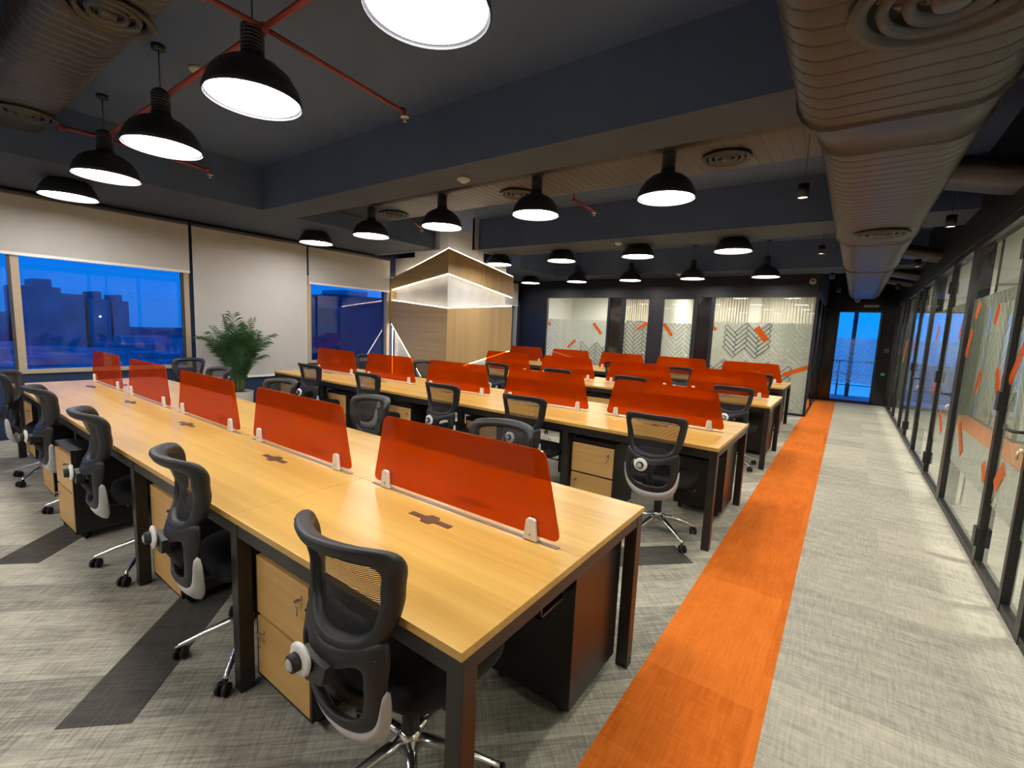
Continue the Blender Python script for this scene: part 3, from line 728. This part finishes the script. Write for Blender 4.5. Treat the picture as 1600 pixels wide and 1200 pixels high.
rows_lamp = [(.5115, ['largest and nearest pendant lamp at top centre of the picture', 'second pendant lamp from the aisle in the nearest lamp row', 'third pendant lamp from the aisle in the nearest lamp row',
                      'fourth pendant lamp from the aisle in the nearest lamp row', 'pendant lamp closest to the windows in the nearest lamp row']),
             (3.2245, ['pendant lamp nearest the corridor duct in the second lamp row', 'second pendant lamp from the aisle in the second lamp row', 'pendant lamp hanging in front of the feature column peak',
                       'fourth pendant lamp from the aisle in the second lamp row', 'window-end pendant lamp of the second lamp row over the blinds']),
             (6.005, ['pendant lamp nearest the aisle in the third lamp row', 'second pendant lamp from the aisle in the third lamp row', 'third pendant lamp from the aisle in the third lamp row',
                      'pendant lamp of the third row overlapping the column right face']),
             (8.976, ['pendant lamp nearest the aisle in the farthest lamp row', 'second pendant lamp from the aisle in the farthest lamp row', 'middle pendant lamp in the farthest lamp row',
                      'fourth pendant lamp from the aisle in the farthest lamp row', 'window-end pendant lamp in the farthest lamp row'])]
rows_lamp.append((-2.21, ['added unseen pendant lamp behind the viewer, %s' % q for q in ('next to the aisle', 'second from the aisle', 'third from the aisle', 'fourth from the aisle', 'window end')]))  # extra lamp row, out of view, added to brighten the near floor
for (y_, labs) in rows_lamp:
    for m_, lb in enumerate(labs):
        make_lamp((-.71-1.3047*m_, y_, 2.637), lb)
# small downlights beside the duct
dl = [(.267, 3.34, 'small black cylinder downlight on wire left of the corridor duct, nearest'), (.274, 6.0, 'small downlight left of the corridor duct, second along'), (.316, 8.7, 'small downlight left of the corridor duct, third along'),
      (.366, 11.3, 'small downlight left of the corridor duct by the end door'), (1.266, 4.85, 'small downlight right of the corridor duct, nearest in view'), (1.284, 7.49, 'small downlight right of the corridor duct, second in view'), (1.30, 10.7, 'small downlight right of the corridor duct by the end door'),
      (.267, .65, 'small downlight left of the corridor duct above the picture edge'), (1.266, 2.15, 'small downlight right of the duct above the nearest glass door')]
for (x_, y_, lb) in dl:
    t = thing('downlight', lb, 'downlight', (x_, y_, 2.55))
    MB().lathe([(0, .008), (.032, .008), (.034, .012)], 20).build('lens', M['down'], t)
    MB().lathe([(.032, .004), (.038, 0), (.038, .10), (0, .105)], 20).build('housing', M['header'], t)
    MB().tube([(0, 0, .10), (0, 0, CZ-2.55)], .002, 5).build('wire', M['black'], t)
    ld = bpy.data.lights.new('downlight_beam', 'SPOT'); ld.energy = 42; ld.color = (1, .93, .82); ld.spot_size = 1.9; ld.spot_blend = .6; ld.shadow_soft_size = .03
    lo = bpy.data.objects.new('downlight_beam', ld); COL.objects.link(lo); lo.parent = t; lo.location = (0, 0, -.01)

# ================================================================== DESKS
MW, DD, TH = 1.2, 1.2, .75
rows = [(0.0, 0.0, 5), (2.59, .01, 5), (5.174, .014, 4), (7.67, -.10, 5)]
rowname = ['front', 'second', 'third', 'farthest']
def make_desk(r, y0, x1, nm):
    t = thing('bench_desk', ['long oak bench desk closest to the camera', 'second long oak bench desk from the camera', 'third oak bench desk, ending at the feature column', 'farthest oak bench desk in front of the frosted glass wall'][r],
              'desk', (x1, y0, 0))
    for m_ in range(nm):
        a, b = -MW*(m_+1)+.0006, -MW*m_-.0006
        MB().box(a, b, 0, .598, TH-.025, TH).build('tabletop', M['top'], t, .0015)
        MB().box(a, b, .602, DD, TH-.025, TH).build('tabletop', M['top'], t, .0015)
        MB().box(a, b, .598, .602, TH-.025, TH-.001).build('centre_joint', M['frame_beige'], t)
        MB().box(a+.09, b-.09, .590, .610, TH, TH+.003).box(a+.09, b-.09, .595, .605, TH+.003, TH+.0042).build('divider_channel', M['channel'], t)
        for yy in (.475, .725):
            cx = (a+b)/2
            q = MB().box(cx-.11, cx+.11, yy-.014, yy+.014, TH, TH+.0018)
            hx = [(cx+.042*math.cos(PI/3*k), yy+.040*math.sin(PI/3*k)) for k in range(6)]
            q.prism(hx, 'z', TH, TH+.0028); q.build('cable_port', M['flap'], t)
        MB().box(a+.1, b-.1, .52, .68, .52, .53).box(a+.1, b-.1, .52, .53, .52, .66).box(a+.1, b-.1, .67, .68, .52, .66).build('cable_tray', M['desk_leg'], t)
    MB().box(-MW*nm+.01, -.01, .012, .062, .665, .725).box(-MW*nm+.01, -.01, DD-.062, DD-.012, .665, .725).build('long_rail', M['desk_leg'], t)
    for k in range(nm+1):
        cx = -MW*k; cx = cx-.030 if k == 0 else (cx+.030 if k == nm else cx)
        MB().box(cx-.024, cx+.024, .06, DD-.06, .675, .7245).build('cross_rail', M['desk_leg'], t, .002)
        for yy in (.012, DD-.062):
            MB().box(cx-.027, cx+.027, yy-.003, yy+.053, 0, .7248).build('leg', M['desk_leg'], t, .003)
    return t
for r, (y0, x1, nm) in enumerate(rows): make_desk(r, y0, x1, nm)

# ------------------------------------------------------------ dividers
def make_divider():
    t = thing('desk_divider', '', 'desk divider', (0, 0, 0), 0, 'orange desk dividers')
    # outline relative to module right edge: rounded trapezoid
    base = [(-1.105, .022), (-.085, .022), (-.165, .338), (-1.035, .338)]
    rad = [.035, .035, .035, .035]; out = []
    n = len(base)
    for i in range(n):
        p0, p, p1 = Vector(base[i-1]), Vector(base[i]), Vector(base[(i+1) % n])
        a = (p0-p).normalized(); b = (p1-p).normalized(); r_ = rad[i]
        s_, e2 = p+a*r_, p+b*r_
        for k in range(6):
            u = k/5; q = s_*(1-u)**2 + p*2*u*(1-u) + e2*u*u; out.append((q.x, q.y))
    MB().prism(out, 'y', -.004, .004).build('acrylic_panel', M['acrylic'], t, 0)
    MB().prism([(p[0], p[1]) for p in [out[12], out[12+1]]]+[(out[13][0], out[13][1]-.002), (out[12][0], out[12][1]-.002)], 'y', -.0045, .0045)
    for cx in (-.203, -1.011):
        m_ = MB()
        for s_ in (-1, 1):
            y_a, y_b = sorted((s_*.004, s_*.018))
            m_.prism([(cx-.027, .0042), (cx+.027, .0042), (cx+.019, .078), (cx+.012, .084), (cx-.012, .084), (cx-.019, .078)], 'y', y_a, y_b)
        m_.box(cx-.027, cx+.027, -.004, .004, .0042, .020)
        cl = m_.build('clip', M['white'], t, .0015)
        MB().lathe([(0, -.0195), (.006, -.0195), (.006, -.018), (0, -.018)], 10, (cx, 0, .026), 'y').build('screw', M['steel'], cl)
    return t
posn = ['next to the aisle', 'second from the aisle', 'third from the aisle', 'fourth from the aisle', 'at the window end']
dproto = None
for r, (y0, x1, nm) in enumerate(rows):
    for m_ in range(nm):
        lb = 'translucent orange divider on the %s desk, %s' % (rowname[r], posn[m_])
        loc = (x1-MW*m_, y0+.6, TH)
        if dproto is None: dproto = make_divider(); dproto.location = loc; dproto['label'] = lb
        else: dup(dproto, loc, 0, lb)

# ------------------------------------------------------------ drawer pedestals
def make_pedestal():
    t = thing('drawer_pedestal', '', 'drawer unit', (0, 0, 0), 0, 'oak fronted drawer pedestals')
    w, dpt, z0, z1 = .40, .42, .055, .615
    MB().box(0, w, .018, dpt, z0, z1).build('carcass', M['carcass'], t, .002)
    MB().box(0, w, .0, .018, z1-.02, z1).box(0, .008, 0, .018, z0, z1).box(w-.008, w, 0, .018, z0, z1).box(0, w, 0, .018, z0, z0+.012).build('front_edge', M['carcass'], t)
    for i, (a, b) in enumerate(((z0+.014, .318), (.334, z1-.040))):
        d_ = MB().box(.012, w-.012, -.002, .017, a, b).build('drawer', M['front'], t, .0015)
        kx = w-.06 if i else .06
        kz = b-.055
        MB().lathe([(0, -.010), (.008, -.010), (.009, -.002), (0, -.002)], 12, (kx, 0, kz), 'y').build('lock', M['steel'], d_)
        MB().box(kx-.002, kx+.002, -.030, -.010, kz-.006, kz+.006).lathe([(.006, -.002), (.010, 0), (.006, .002)], 10, (kx-.006, -.016, kz-.028), 'y').tube([(kx-.006, -.016, kz-.035), (kx-.008, -.014, kz-.065)], .0028, 6).build('keys', M['steel'], d_)
    for cx in (.05, w-.05):
        for cy_ in (.06, dpt-.05):
            MB().lathe([(0, -.014), (.022, -.012), (.025, 0), (.022, .012), (0, .014)], 14, (cx, cy_, .026), 'x').box(cx-.012, cx+.012, cy_-.012, cy_+.012, .035, .056).build('caster', M['rubber'], t)
    return t
pproto = None
def place_ped(x_, y_, rz, lb):
    global pproto
    if pproto is None: pproto = make_pedestal(); pproto.location = (x_, y_, 0); pproto.rotation_euler = (0, 0, rz); pproto['label'] = lb
    else: dup(pproto, (x_, y_, 0), rz, lb)
for r, (y0, x1, nm) in enumerate(rows):
    for m_ in range(nm):
        xx = x1-MW*(m_+1)+.03; yy = y0+.075; rz = 0
        if r == 0 and m_ == 2: xx, yy, rz = -3.665, -.085, .02
        if r == 0 and m_ == 3: xx, yy = -4.60, -.02
        place_ped(xx, yy, rz, 'oak fronted drawer pedestal under near side of the %s desk, %s' % (rowname[r], posn[m_]))
    for m_ in range(nm):
        if (r > 1 and m_ > 0) or m_ > 2: continue
        xx = x1-MW*m_-(.065 if m_ == 0 else .045)
        place_ped(xx, y0+DD-.075, PI, 'drawer pedestal seen from behind under far side of the %s desk, %s' % (rowname[r], posn[m_]))

# ================================================================== CHAIRS
def backY(u, z):
    pts = [(.33, -.190), (.38, -.222), (.43, -.250), (.48, -.268), (.54, -.278), (.60, -.282), (.66, -.262), (.72, -.240), (.80, -.245), (.88, -.272), (.94, -.300), (.98, -.320)]
    if z <= pts[0][0]: y = pts[0][1]
    else:
        y = pts[-1][1]
        for i in range(len(pts)-1):
            if pts[i][0] <= z <= pts[i+1][0]:
                k = (z-pts[i][0])/(pts[i+1][0]-pts[i][0]); k = k*k*(3-2*k); y = pts[i][1]+(pts[i+1][1]-pts[i][1])*k; break
    y -= .035
    c = .075 if z < .62 else (.075-.03*(z-.62)/.1 if z < .72 else .045+.040*max(0, (z-.72)/.25))
    return y + c*min(1.7, (abs(u)/.20)**2.0)
def sym(pts): return pts + [(-p[0], p[1]) for p in pts[::-1] if abs(p[0]) > 1e-6]
def resample(pts, n):
    P = [Vector(p) for p in pts]; P.append(P[0]); L = [0]
    for i in range(1, len(P)): L.append(L[-1]+(P[i]-P[i-1]).length)
    out = []
    for k in range(n):
        s_ = L[-1]*k/n; i = 1
        while L[i] < s_: i += 1
        u = (s_-L[i-1])/max(1e-9, L[i]-L[i-1]); q = P[i-1].lerp(P[i], u); out.append((q.x, q.y))
    return out
def ringplate(outer, inner, n, th0, th1, mb):
    """closed curved plate between two loops; th = offset along y front/back"""
    vs = []
    for i in range(n):
        o, q = outer[i], inner[i]; mid = ((o[0]+q[0])/2, (o[1]+q[1])/2)
        for (p, k) in ((o, .55), (mid, 1.0), (q, .55)):
            y = backY(*p); vs.append((p[0], y+th1*k, p[1]))
        for (p, k) in ((q, .55), (mid, 1.0), (o, .55)):
            y = backY(*p); vs.append((p[0], y-th0*k, p[1]))
    fs = []
    for i in range(n):
        j = (i+1) % n
        for k in range(6): fs.append((i*6+k, j*6+k, j*6+(k+1) % 6, i*6+(k+1) % 6))
    mb.add(vs, fs, True)
def loopmatch(outer, inner, n):
    """resample both loops by angle index with equal spacing"""
    return resample(outer, n), resample(inner, n)
def make_chair():
    t = thing('office_chair', '', 'office chair', (0, 0, 0), 0, 'black mesh office chairs')
    # star base
    hub = MB().lathe([(0, .095), (.026, .098), (.036, .112), (.036, .168), (.026, .182), (0, .182)], 20).build('base_hub', M['chrome'], t)
    for k in range(5):
        a = PI/2 + 2*PI*k/5 + .30; c, s_ = math.cos(a), math.sin(a)
        prof = [(.022, .150, .024, .019), (.10, .134, .020, .017), (.20, .104, .015, .013), (.285, .073, .011, .009), (.302, .064, .010, .008)]
        vs = []; fs = []
        for (d_, z_, hw, hh) in prof:
            for j in range(8):
                b = 2*PI*j/8; lx = hw*math.cos(b); lz = hh*math.sin(b)
                vs.append((c*d_-s_*lx, s_*d_+c*lx, z_+lz))
        for i in range(len(prof)-1):
            for j in range(8): fs.append((i*8+j, i*8+(j+1) % 8, (i+1)*8+(j+1) % 8, (i+1)*8+j))
        fs += [tuple(range(8)), tuple(range(32, 40))]
        lg = MB().add(vs, fs, True).build('base_leg', M['chrome'], t)
        cm = MB(); ex, ey = c*.292, s_*.292
        cm.tube([(ex, ey, .068), (ex, ey, .045)], .008, 8)
        ta = a + .9 + k*1.7; tx, ty = math.cos(ta), math.sin(ta)
        for sg in (-1, 1):
            A = Vector((ex+tx*.018-ty*sg*.008, ey+ty*.018+tx*sg*.008, .027)); B = Vector((ex+tx*.018-ty*sg*.024, ey+ty*.018+tx*sg*.024, .027))
            cm.tube([A, A.lerp(B, .3), A.lerp(B, .8), B], [.024, .027, .027, .020], 14)
        cm.box(ex+tx*.018-.012, ex+tx*.018+.012, ey+ty*.018-.012, ey+ty*.018+.012, .03, .052)
        cm.build('caster', M['rubber'], lg)
    MB().lathe([(0, .165), (.028, .165), (.028, .33), (.016, .332), (.016, .40), (0, .40)], 16).build('gas_lift', M['black'], t)
    MB().box(-.09, .09, -.13, .10, .385, .425).tube([(.06, .02, .395), (.21, .03, .39)], .006, 8).tube([(.21, .03, .39), (.25, .03, .388)], .012, 8).build('tilt_mechanism', M['black'], t, .006)
    # seat
    sm = MB(); n = 28; rings = [(.88, .418), (1.0, .432), (1.02, .455), (1.0, .478), (.90, .494), (.60, .500), (.25, .496)]
    vs = []; fs = []
    for (k_, z_) in rings:
        for i in range(n):
            a = 2*PI*i/n; ca, sa = math.cos(a), math.sin(a); e2 = .55
            u = math.copysign(abs(ca)**e2, ca)*.235*k_; v = math.copysign(abs(sa)**e2, sa)*.225*k_
            dz = -.03*max(0, (v-.12)/.1)**2 + .012*(abs(u)/.235)**2
            vs.append((u, v+.045, z_+dz))
    for j in range(len(rings)-1):
        for i in range(n): fs.append((j*n+i, j*n+(i+1) % n, (j+1)*n+(i+1) % n, (j+1)*n+i))
    fs += [tuple(range(n))[::-1], tuple(range((len(rings)-1)*n, len(rings)*n))]
    sm.add(vs, fs, True).build('seat', M['seat'], t)
    # back
    oU = sym([(0, .650), (.07, .656), (.13, .672), (.172, .70), (.186, .73), (.196, .77), (.208, .84), (.220, .905), (.223, .935), (.210, .956), (.170, .966), (.08, .971), (0, .972)])
    iU = sym([(0, .685), (.055, .69), (.100, .70), (.126, .72), (.140, .745), (.150, .78), (.160, .84), (.172, .882), (.172, .899), (.160, .912), (.120, .920), (.065, .924), (0, .925)])
    oS = sym([(0, .400), (.05, .402), (.105, .416), (.150, .444), (.176, .486), (.187, .545), (.189, .62), (.188, .675), (.182, .715), (.145, .700), (.085, .676), (0, .662)])
    iS = sym([(0, .460), (.03, .460), (.07, .463), (.105, .475), (.125, .497), (.136, .535), (.138, .59), (.135, .615), (.118, .628), (.09, .622), (.05, .605), (0, .598)])
    iU = iU; fm = MB(); n = 44
    a, b = loopmatch(oU, iU, n); ringplate(a, b, n, .010, .050, fm)
    # shield loops run the same way from bottom centre
    a2, b2 = loopmatch(oS, iS, n); ringplate(a2, b2, n, .012, .026, fm)
    fr = fm.build('back_frame', M['plastic'], t); smooth_mesh(fr, 1)
    # centre bracket carrying the knob and spine to the mechanism
    bm_ = MB()
    for (u0, u1, z0, z1) in [(-.075, .055, .545, .625)]:
        bm_.prism([(u0, z1), (u1, z1), (u1-.02, z0+.02), (u0+.03, z0), (u0, z0+.03)], 'y', -.335, -.297)
    bm_.tube([(0, -.300, .56), (0, -.26, .49), (0, -.19, .41), (0, -.08, .40)], [.020, .022, .022, .020], 10)
    bm_.build('back_bracket', M['plastic'], t, .004)
    # pale bottom cap
    top = [(0, .412), (.05, .414), (.105, .428), (.148, .456), (.176, .504), (.190, .595)]
    bot = [(0, .330), (.06, .336), (.120, .360), (.164, .405), (.190, .468), (.197, .592)]
    vs = []; fs = []
    T2 = [(-p[0], p[1]) for p in top[:0:-1]] + top; B2 = [(-p[0], p[1]) for p in bot[:0:-1]] + bot
    for p, q in zip(T2, B2):
        y1_, y2_ = backY(*p), backY(q[0], q[1])
        vs += [(p[0], y1_-.022, p[1]), (q[0], y2_-.018, q[1]), (q[0], y2_+.016, q[1]), (p[0], y1_+.014, p[1])]
    m_ = len(T2)
    for i in range(m_-1):
        for k in range(4): fs.append((i*4+k, i*4+(k+1) % 4, (i+1)*4+(k+1) % 4, (i+1)*4+k))
    fs += [(0, 1, 2, 3), tuple(range(4*m_-4, 4*m_))]
    cp = MB().add(vs, fs, True).build('bottom_cap', M['grey'], t); smooth_mesh(cp, 1)
    # mesh panel: concentric loops from inner frame to the middle
    n2 = 44; lp = resample(iU, n2); vs = []; fs = []; K = [1.03, .8, .55, .3, .08]; cu, cz_ = 0, .815
    for k_ in K:
        for p in lp:
            q = (cu+(p[0]-cu)*k_, cz_+(p[1]-cz_)*k_); vs.append((q[0], backY(*q)+.024, q[1]))
    for j in range(len(K)-1):
        for i in range(n2): fs.append((j*n2+i, j*n2+(i+1) % n2, (j+1)*n2+(i+1) % n2, (j+1)*n2+i))
    fs.append(tuple(range((len(K)-1)*n2, len(K)*n2)))
    MB().add(vs, fs, True).build('back_mesh', M['mesh'], t)
    # lumbar pad
    vs = []; fs = []; nn = 20
    for (k_, dy) in ((.85, 0), (1, .008), (.9, .022), (.45, .028)):
        for i in range(nn):
            a_ = 2*PI*i/nn; u = .105*k_*math.copysign(abs(math.cos(a_))**.7, math.cos(a_)); w_ = .048*k_*math.copysign(abs(math.sin(a_))**.7, math.sin(a_))
            z_ = .675+w_+.012*(abs(u)/.1)**2; vs.append((u, backY(u, z_)+.022+dy, z_))
    for j in range(3):
        for i in range(nn): fs.append((j*nn+i, j*nn+(i+1) % nn, (j+1)*nn+(i+1) % nn, (j+1)*nn+i))
    fs += [tuple(range(nn))[::-1], tuple(range(3*nn, 4*nn))]
    MB().add(vs, fs, True).build('lumbar_pad', M['seat'], t)
    # tension knob
    kx, kz = -.045, .612
    k1 = MB().lathe([(0, -0.338), (.040, -0.338), (.046, -0.344), (.046, -0.350), (.038, -0.355), (0, -0.355)], 24, (kx, 0, kz), 'y').build('tension_knob', M['white'], t)
    MB().lathe([(.022, -0.355), (.025, -0.357), (.024, -0.375), (.019, -0.378), (.017, -0.378)], 20, (kx, 0, kz), 'y').build('knob_collar', M['plastic'], k1)
    MB().lathe([(0, -0.382), (.012, -0.381), (.019, -0.376), (.019, -.355)], 20, (kx, 0, kz), 'y').build('knob_button', M['grey'], k1)
    # screws
    for (u, z_) in [(.165, .948), (-.165, .948), (.165, .66), (-.165, .66)]:
        y_ = backY(u, z_); MB().lathe([(0, y_-.0120), (.0045, y_-.0120), (.0045, y_-.004), (0, y_-.004)], 8, (u, 0, z_), 'y').build('back_screw', M['rubber'], t)
    return t
cproto = make_chair()
used = False
def chair(x_, y_, rz, lb):
    global used
    if not used:
        cproto.location = (x_, y_, 0); cproto.rotation_euler = (0, 0, rz); cproto['label'] = lb; used = True
    else: dup(cproto, (x_, y_, 0), rz, lb)
cn = [(-.385, .195, -.02), (-1.44, .185, -.14), (-2.67, .17, -.10), (-3.87, .16, -.05), (-5.03, .13, -.30)]
for i, (a, b, c) in enumerate(cn): chair(a, b, c, ['black office chair in the foreground at the near corner of the front desk', 'black office chair second from the foreground corner, near side of front desk', 'black office chair third from the foreground corner beside a pulled out pedestal',
                                                'black office chair fourth along near side of front desk', 'black office chair at window end of near side of front desk'][i])
cf = [(-.90, 1.10, PI+.05), (-2.13, 1.10, PI-.05), (-3.37, 1.10, PI+.1), (-4.66, 1.10, PI+.02), (-5.80, 1.30, PI+.5)]
for i, (a, b, c) in enumerate(cf): chair(a, b, c, 'black office chair facing the camera behind the front desk, %s' % posn[i])
c2 = [(-.385, 2.645, .03), (-1.49, 2.63, 0), (-2.44, 2.63, 0), (-3.58, 2.63, -.03), (-4.73, 2.63, .02)]
for i, (a, b, c) in enumerate(c2): chair(a, b, c, 'black office chair with its back to us at the second desk, %s' % posn[i])
for i, (a, b, c) in enumerate([(-5.85, 3.80, PI), (-4.45, 3.80, PI)]): chair(a, b, c, ['black office chair behind the second desk, seen past the window end divider', 'black office chair behind the second desk, seen left of the column corner'][i])
c3 = [(-.35, 5.18, 0), (-1.57, 5.16, 0), (-2.66, 5.16, 0), (-3.75, 5.16, 0)]
for i, (a, b, c) in enumerate(c3): chair(a, b, c, 'black office chair with its back to us at the third desk, %s' % posn[i])
c4 = [(-.45, 7.66, 0), (-1.66, 7.66, 0), (-2.86, 7.66, 0)]
for i, (a, b, c) in enumerate(c4): chair(a, b, c, 'black office chair with its back to us at the farthest desk, %s' % posn[i])

# ================================================================== PALM
pl = thing('potted_palm', 'bushy green palm in a pale pot in front of the lowered blind', 'potted plant', (-6.34, 2.26, 0))
MB().lathe([(0, 0), (.15, 0), (.16, .01), (.185, .44), (.175, .45), (.165, .42), (0, .42)], 28).build('pot', M['pot'], pl)
MB().lathe([(0, .425), (.165, .42)], 20).build('soil', M['soil'], pl)
lv = MB(); st = MB(); rnd = random.Random(4)
for f_ in range(44):
    a = rnd.uniform(0, 2*PI); L = rnd.uniform(.60, 1.0); lean = rnd.uniform(.05, .62)
    p0 = Vector((.06*math.cos(a), .06*math.sin(a), .42)); pts = []
    for k in range(15):
        u = k/14; rad = L*lean*(u**1.5)*.70; h = L*(1.30*u - (.26+.50*lean)*u*u*1.0)
        pts.append(p0+Vector((math.cos(a)*rad, math.sin(a)*rad, h*1.12)))
    st.tube(pts, [.006*(1-.7*k/14) for k in range(15)], 5)
    for k in range(3, 15):
        d_ = (pts[min(k+1, 14)]-pts[k-1]).normalized(); sd = d_.cross(Vector((0, 0, 1))); sd = sd.normalized() if sd.length > .05 else Vector((1, 0, 0))
        up = sd.cross(d_); ll = .22*math.sin(PI*(k-1.2)/14.5)+.05
        for sg in (-1, 1):
            for jj in (0, .5):
                base = pts[k].lerp(pts[k-1], jj); dirn = (sd*sg*.75+d_*.75+up*.12+Vector((0, 0, rnd.uniform(-.22, .05)))).normalized()
                wv_ = d_*.0085; mid = base+dirn*ll*.55+up*.012; tip = base+dirn*ll+Vector((0, 0, -.05*ll/.2))
                lv.add([base-wv_*.4, base+wv_*.4, mid+wv_, mid-wv_, tip], [(0, 1, 2, 3), (3, 2, 4)])
lv.build('leaves', M['leaf'], pl, fix=False); st.build('stems', M['stem'], pl)

# ================================================================== OUTSIDE
struct('ground', MB().box(-900, -12, -300, 700, -22.5, -22), M['ground'])
def tower(name, label, parts_, m_='city', extra=None):
    t = thing(name, label, 'building', (0, 0, 0))
    w_ = MB()
    for b_ in parts_: w_.box(*b_)
    w_.build('building_walls', M[m_], t)
    if extra:
        x_ = MB()
        for b_ in extra: x_.box(*b_)
        x_.build('rooftop_block', M['city2'], t)
    return t
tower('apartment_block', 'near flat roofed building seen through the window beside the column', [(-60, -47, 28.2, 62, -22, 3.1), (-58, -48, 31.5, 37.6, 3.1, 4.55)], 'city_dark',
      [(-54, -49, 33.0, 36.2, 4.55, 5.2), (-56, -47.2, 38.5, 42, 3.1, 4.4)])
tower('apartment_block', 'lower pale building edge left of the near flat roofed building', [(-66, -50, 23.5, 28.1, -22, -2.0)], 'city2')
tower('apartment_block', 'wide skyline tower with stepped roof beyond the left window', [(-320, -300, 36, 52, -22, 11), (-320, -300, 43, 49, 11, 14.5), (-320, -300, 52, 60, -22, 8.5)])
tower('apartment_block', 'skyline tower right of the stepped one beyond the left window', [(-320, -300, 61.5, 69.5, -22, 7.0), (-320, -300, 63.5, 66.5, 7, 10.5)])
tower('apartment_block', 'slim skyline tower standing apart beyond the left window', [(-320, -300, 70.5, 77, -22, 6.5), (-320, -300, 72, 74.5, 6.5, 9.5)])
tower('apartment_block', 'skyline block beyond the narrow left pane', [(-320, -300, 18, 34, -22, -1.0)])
rr = random.Random(3)
cl_ = MB()
for i in range(160):
    x_ = -rr.uniform(125, 285); y_ = rr.uniform(-20, 190); w_ = rr.uniform(5, 16); h_ = rr.uniform(2, 10)+(-x_-120)*.018
    cl_.box(x_-w_, x_, y_, y_+w_*1.3, -22, -22+h_)
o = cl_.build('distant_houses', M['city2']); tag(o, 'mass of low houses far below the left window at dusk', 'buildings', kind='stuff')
tb = MB()
for i in range(60):
    x_ = -rr.uniform(74, 114); y_ = rr.uniform(-6, 55); r_ = rr.uniform(2, 5); c_ = (x_, y_, -20+r_*.5)
    tb.lathe([(0, -r_*.7), (r_*.8, -r_*.3), (r_, .1*r_), (r_*.7, r_*.6), (0, r_*.9)], 9, c_)
o = tb.build('distant_trees', M['tree']); tag(o, 'dark tree canopy below the left window', 'trees', kind='stuff')
tag(MB().lathe([(0, -.3), (.3, 0), (0, .3)], 8, (-200, 43.5, -.6)).build('street_lamp', M['cityspark']), 'single bright street light in the dusk view of the left window', 'street lamp')
sg = thing('blue_sign', 'small glowing blue sign outside the far window right of the column', 'sign', (-40, 56.3, 4.2))
MB().box(0, .1, -.32, .32, .12, .24).box(0, .1, -.32, .32, .60, .72).box(0, .1, -.32, -.20, .12, .72).box(0, .1, .20, .32, .12, .72).box(0, .1, .28, .5, .0, .12).build('sign_symbol', M['sign_blue'], sg)
MB().box(.02, .06, -1.6, 1.6, -26.2, 1.4).build('sign_board', M['city'], sg)
MB().box(.1, .16, -.75, -.5, -.7, -.5).box(.1, .16, -.42, .35, -.66, -.54).box(.1, .16, .42, .7, -.7, -.5).build('sign_text', M['sign_blue'], sg)
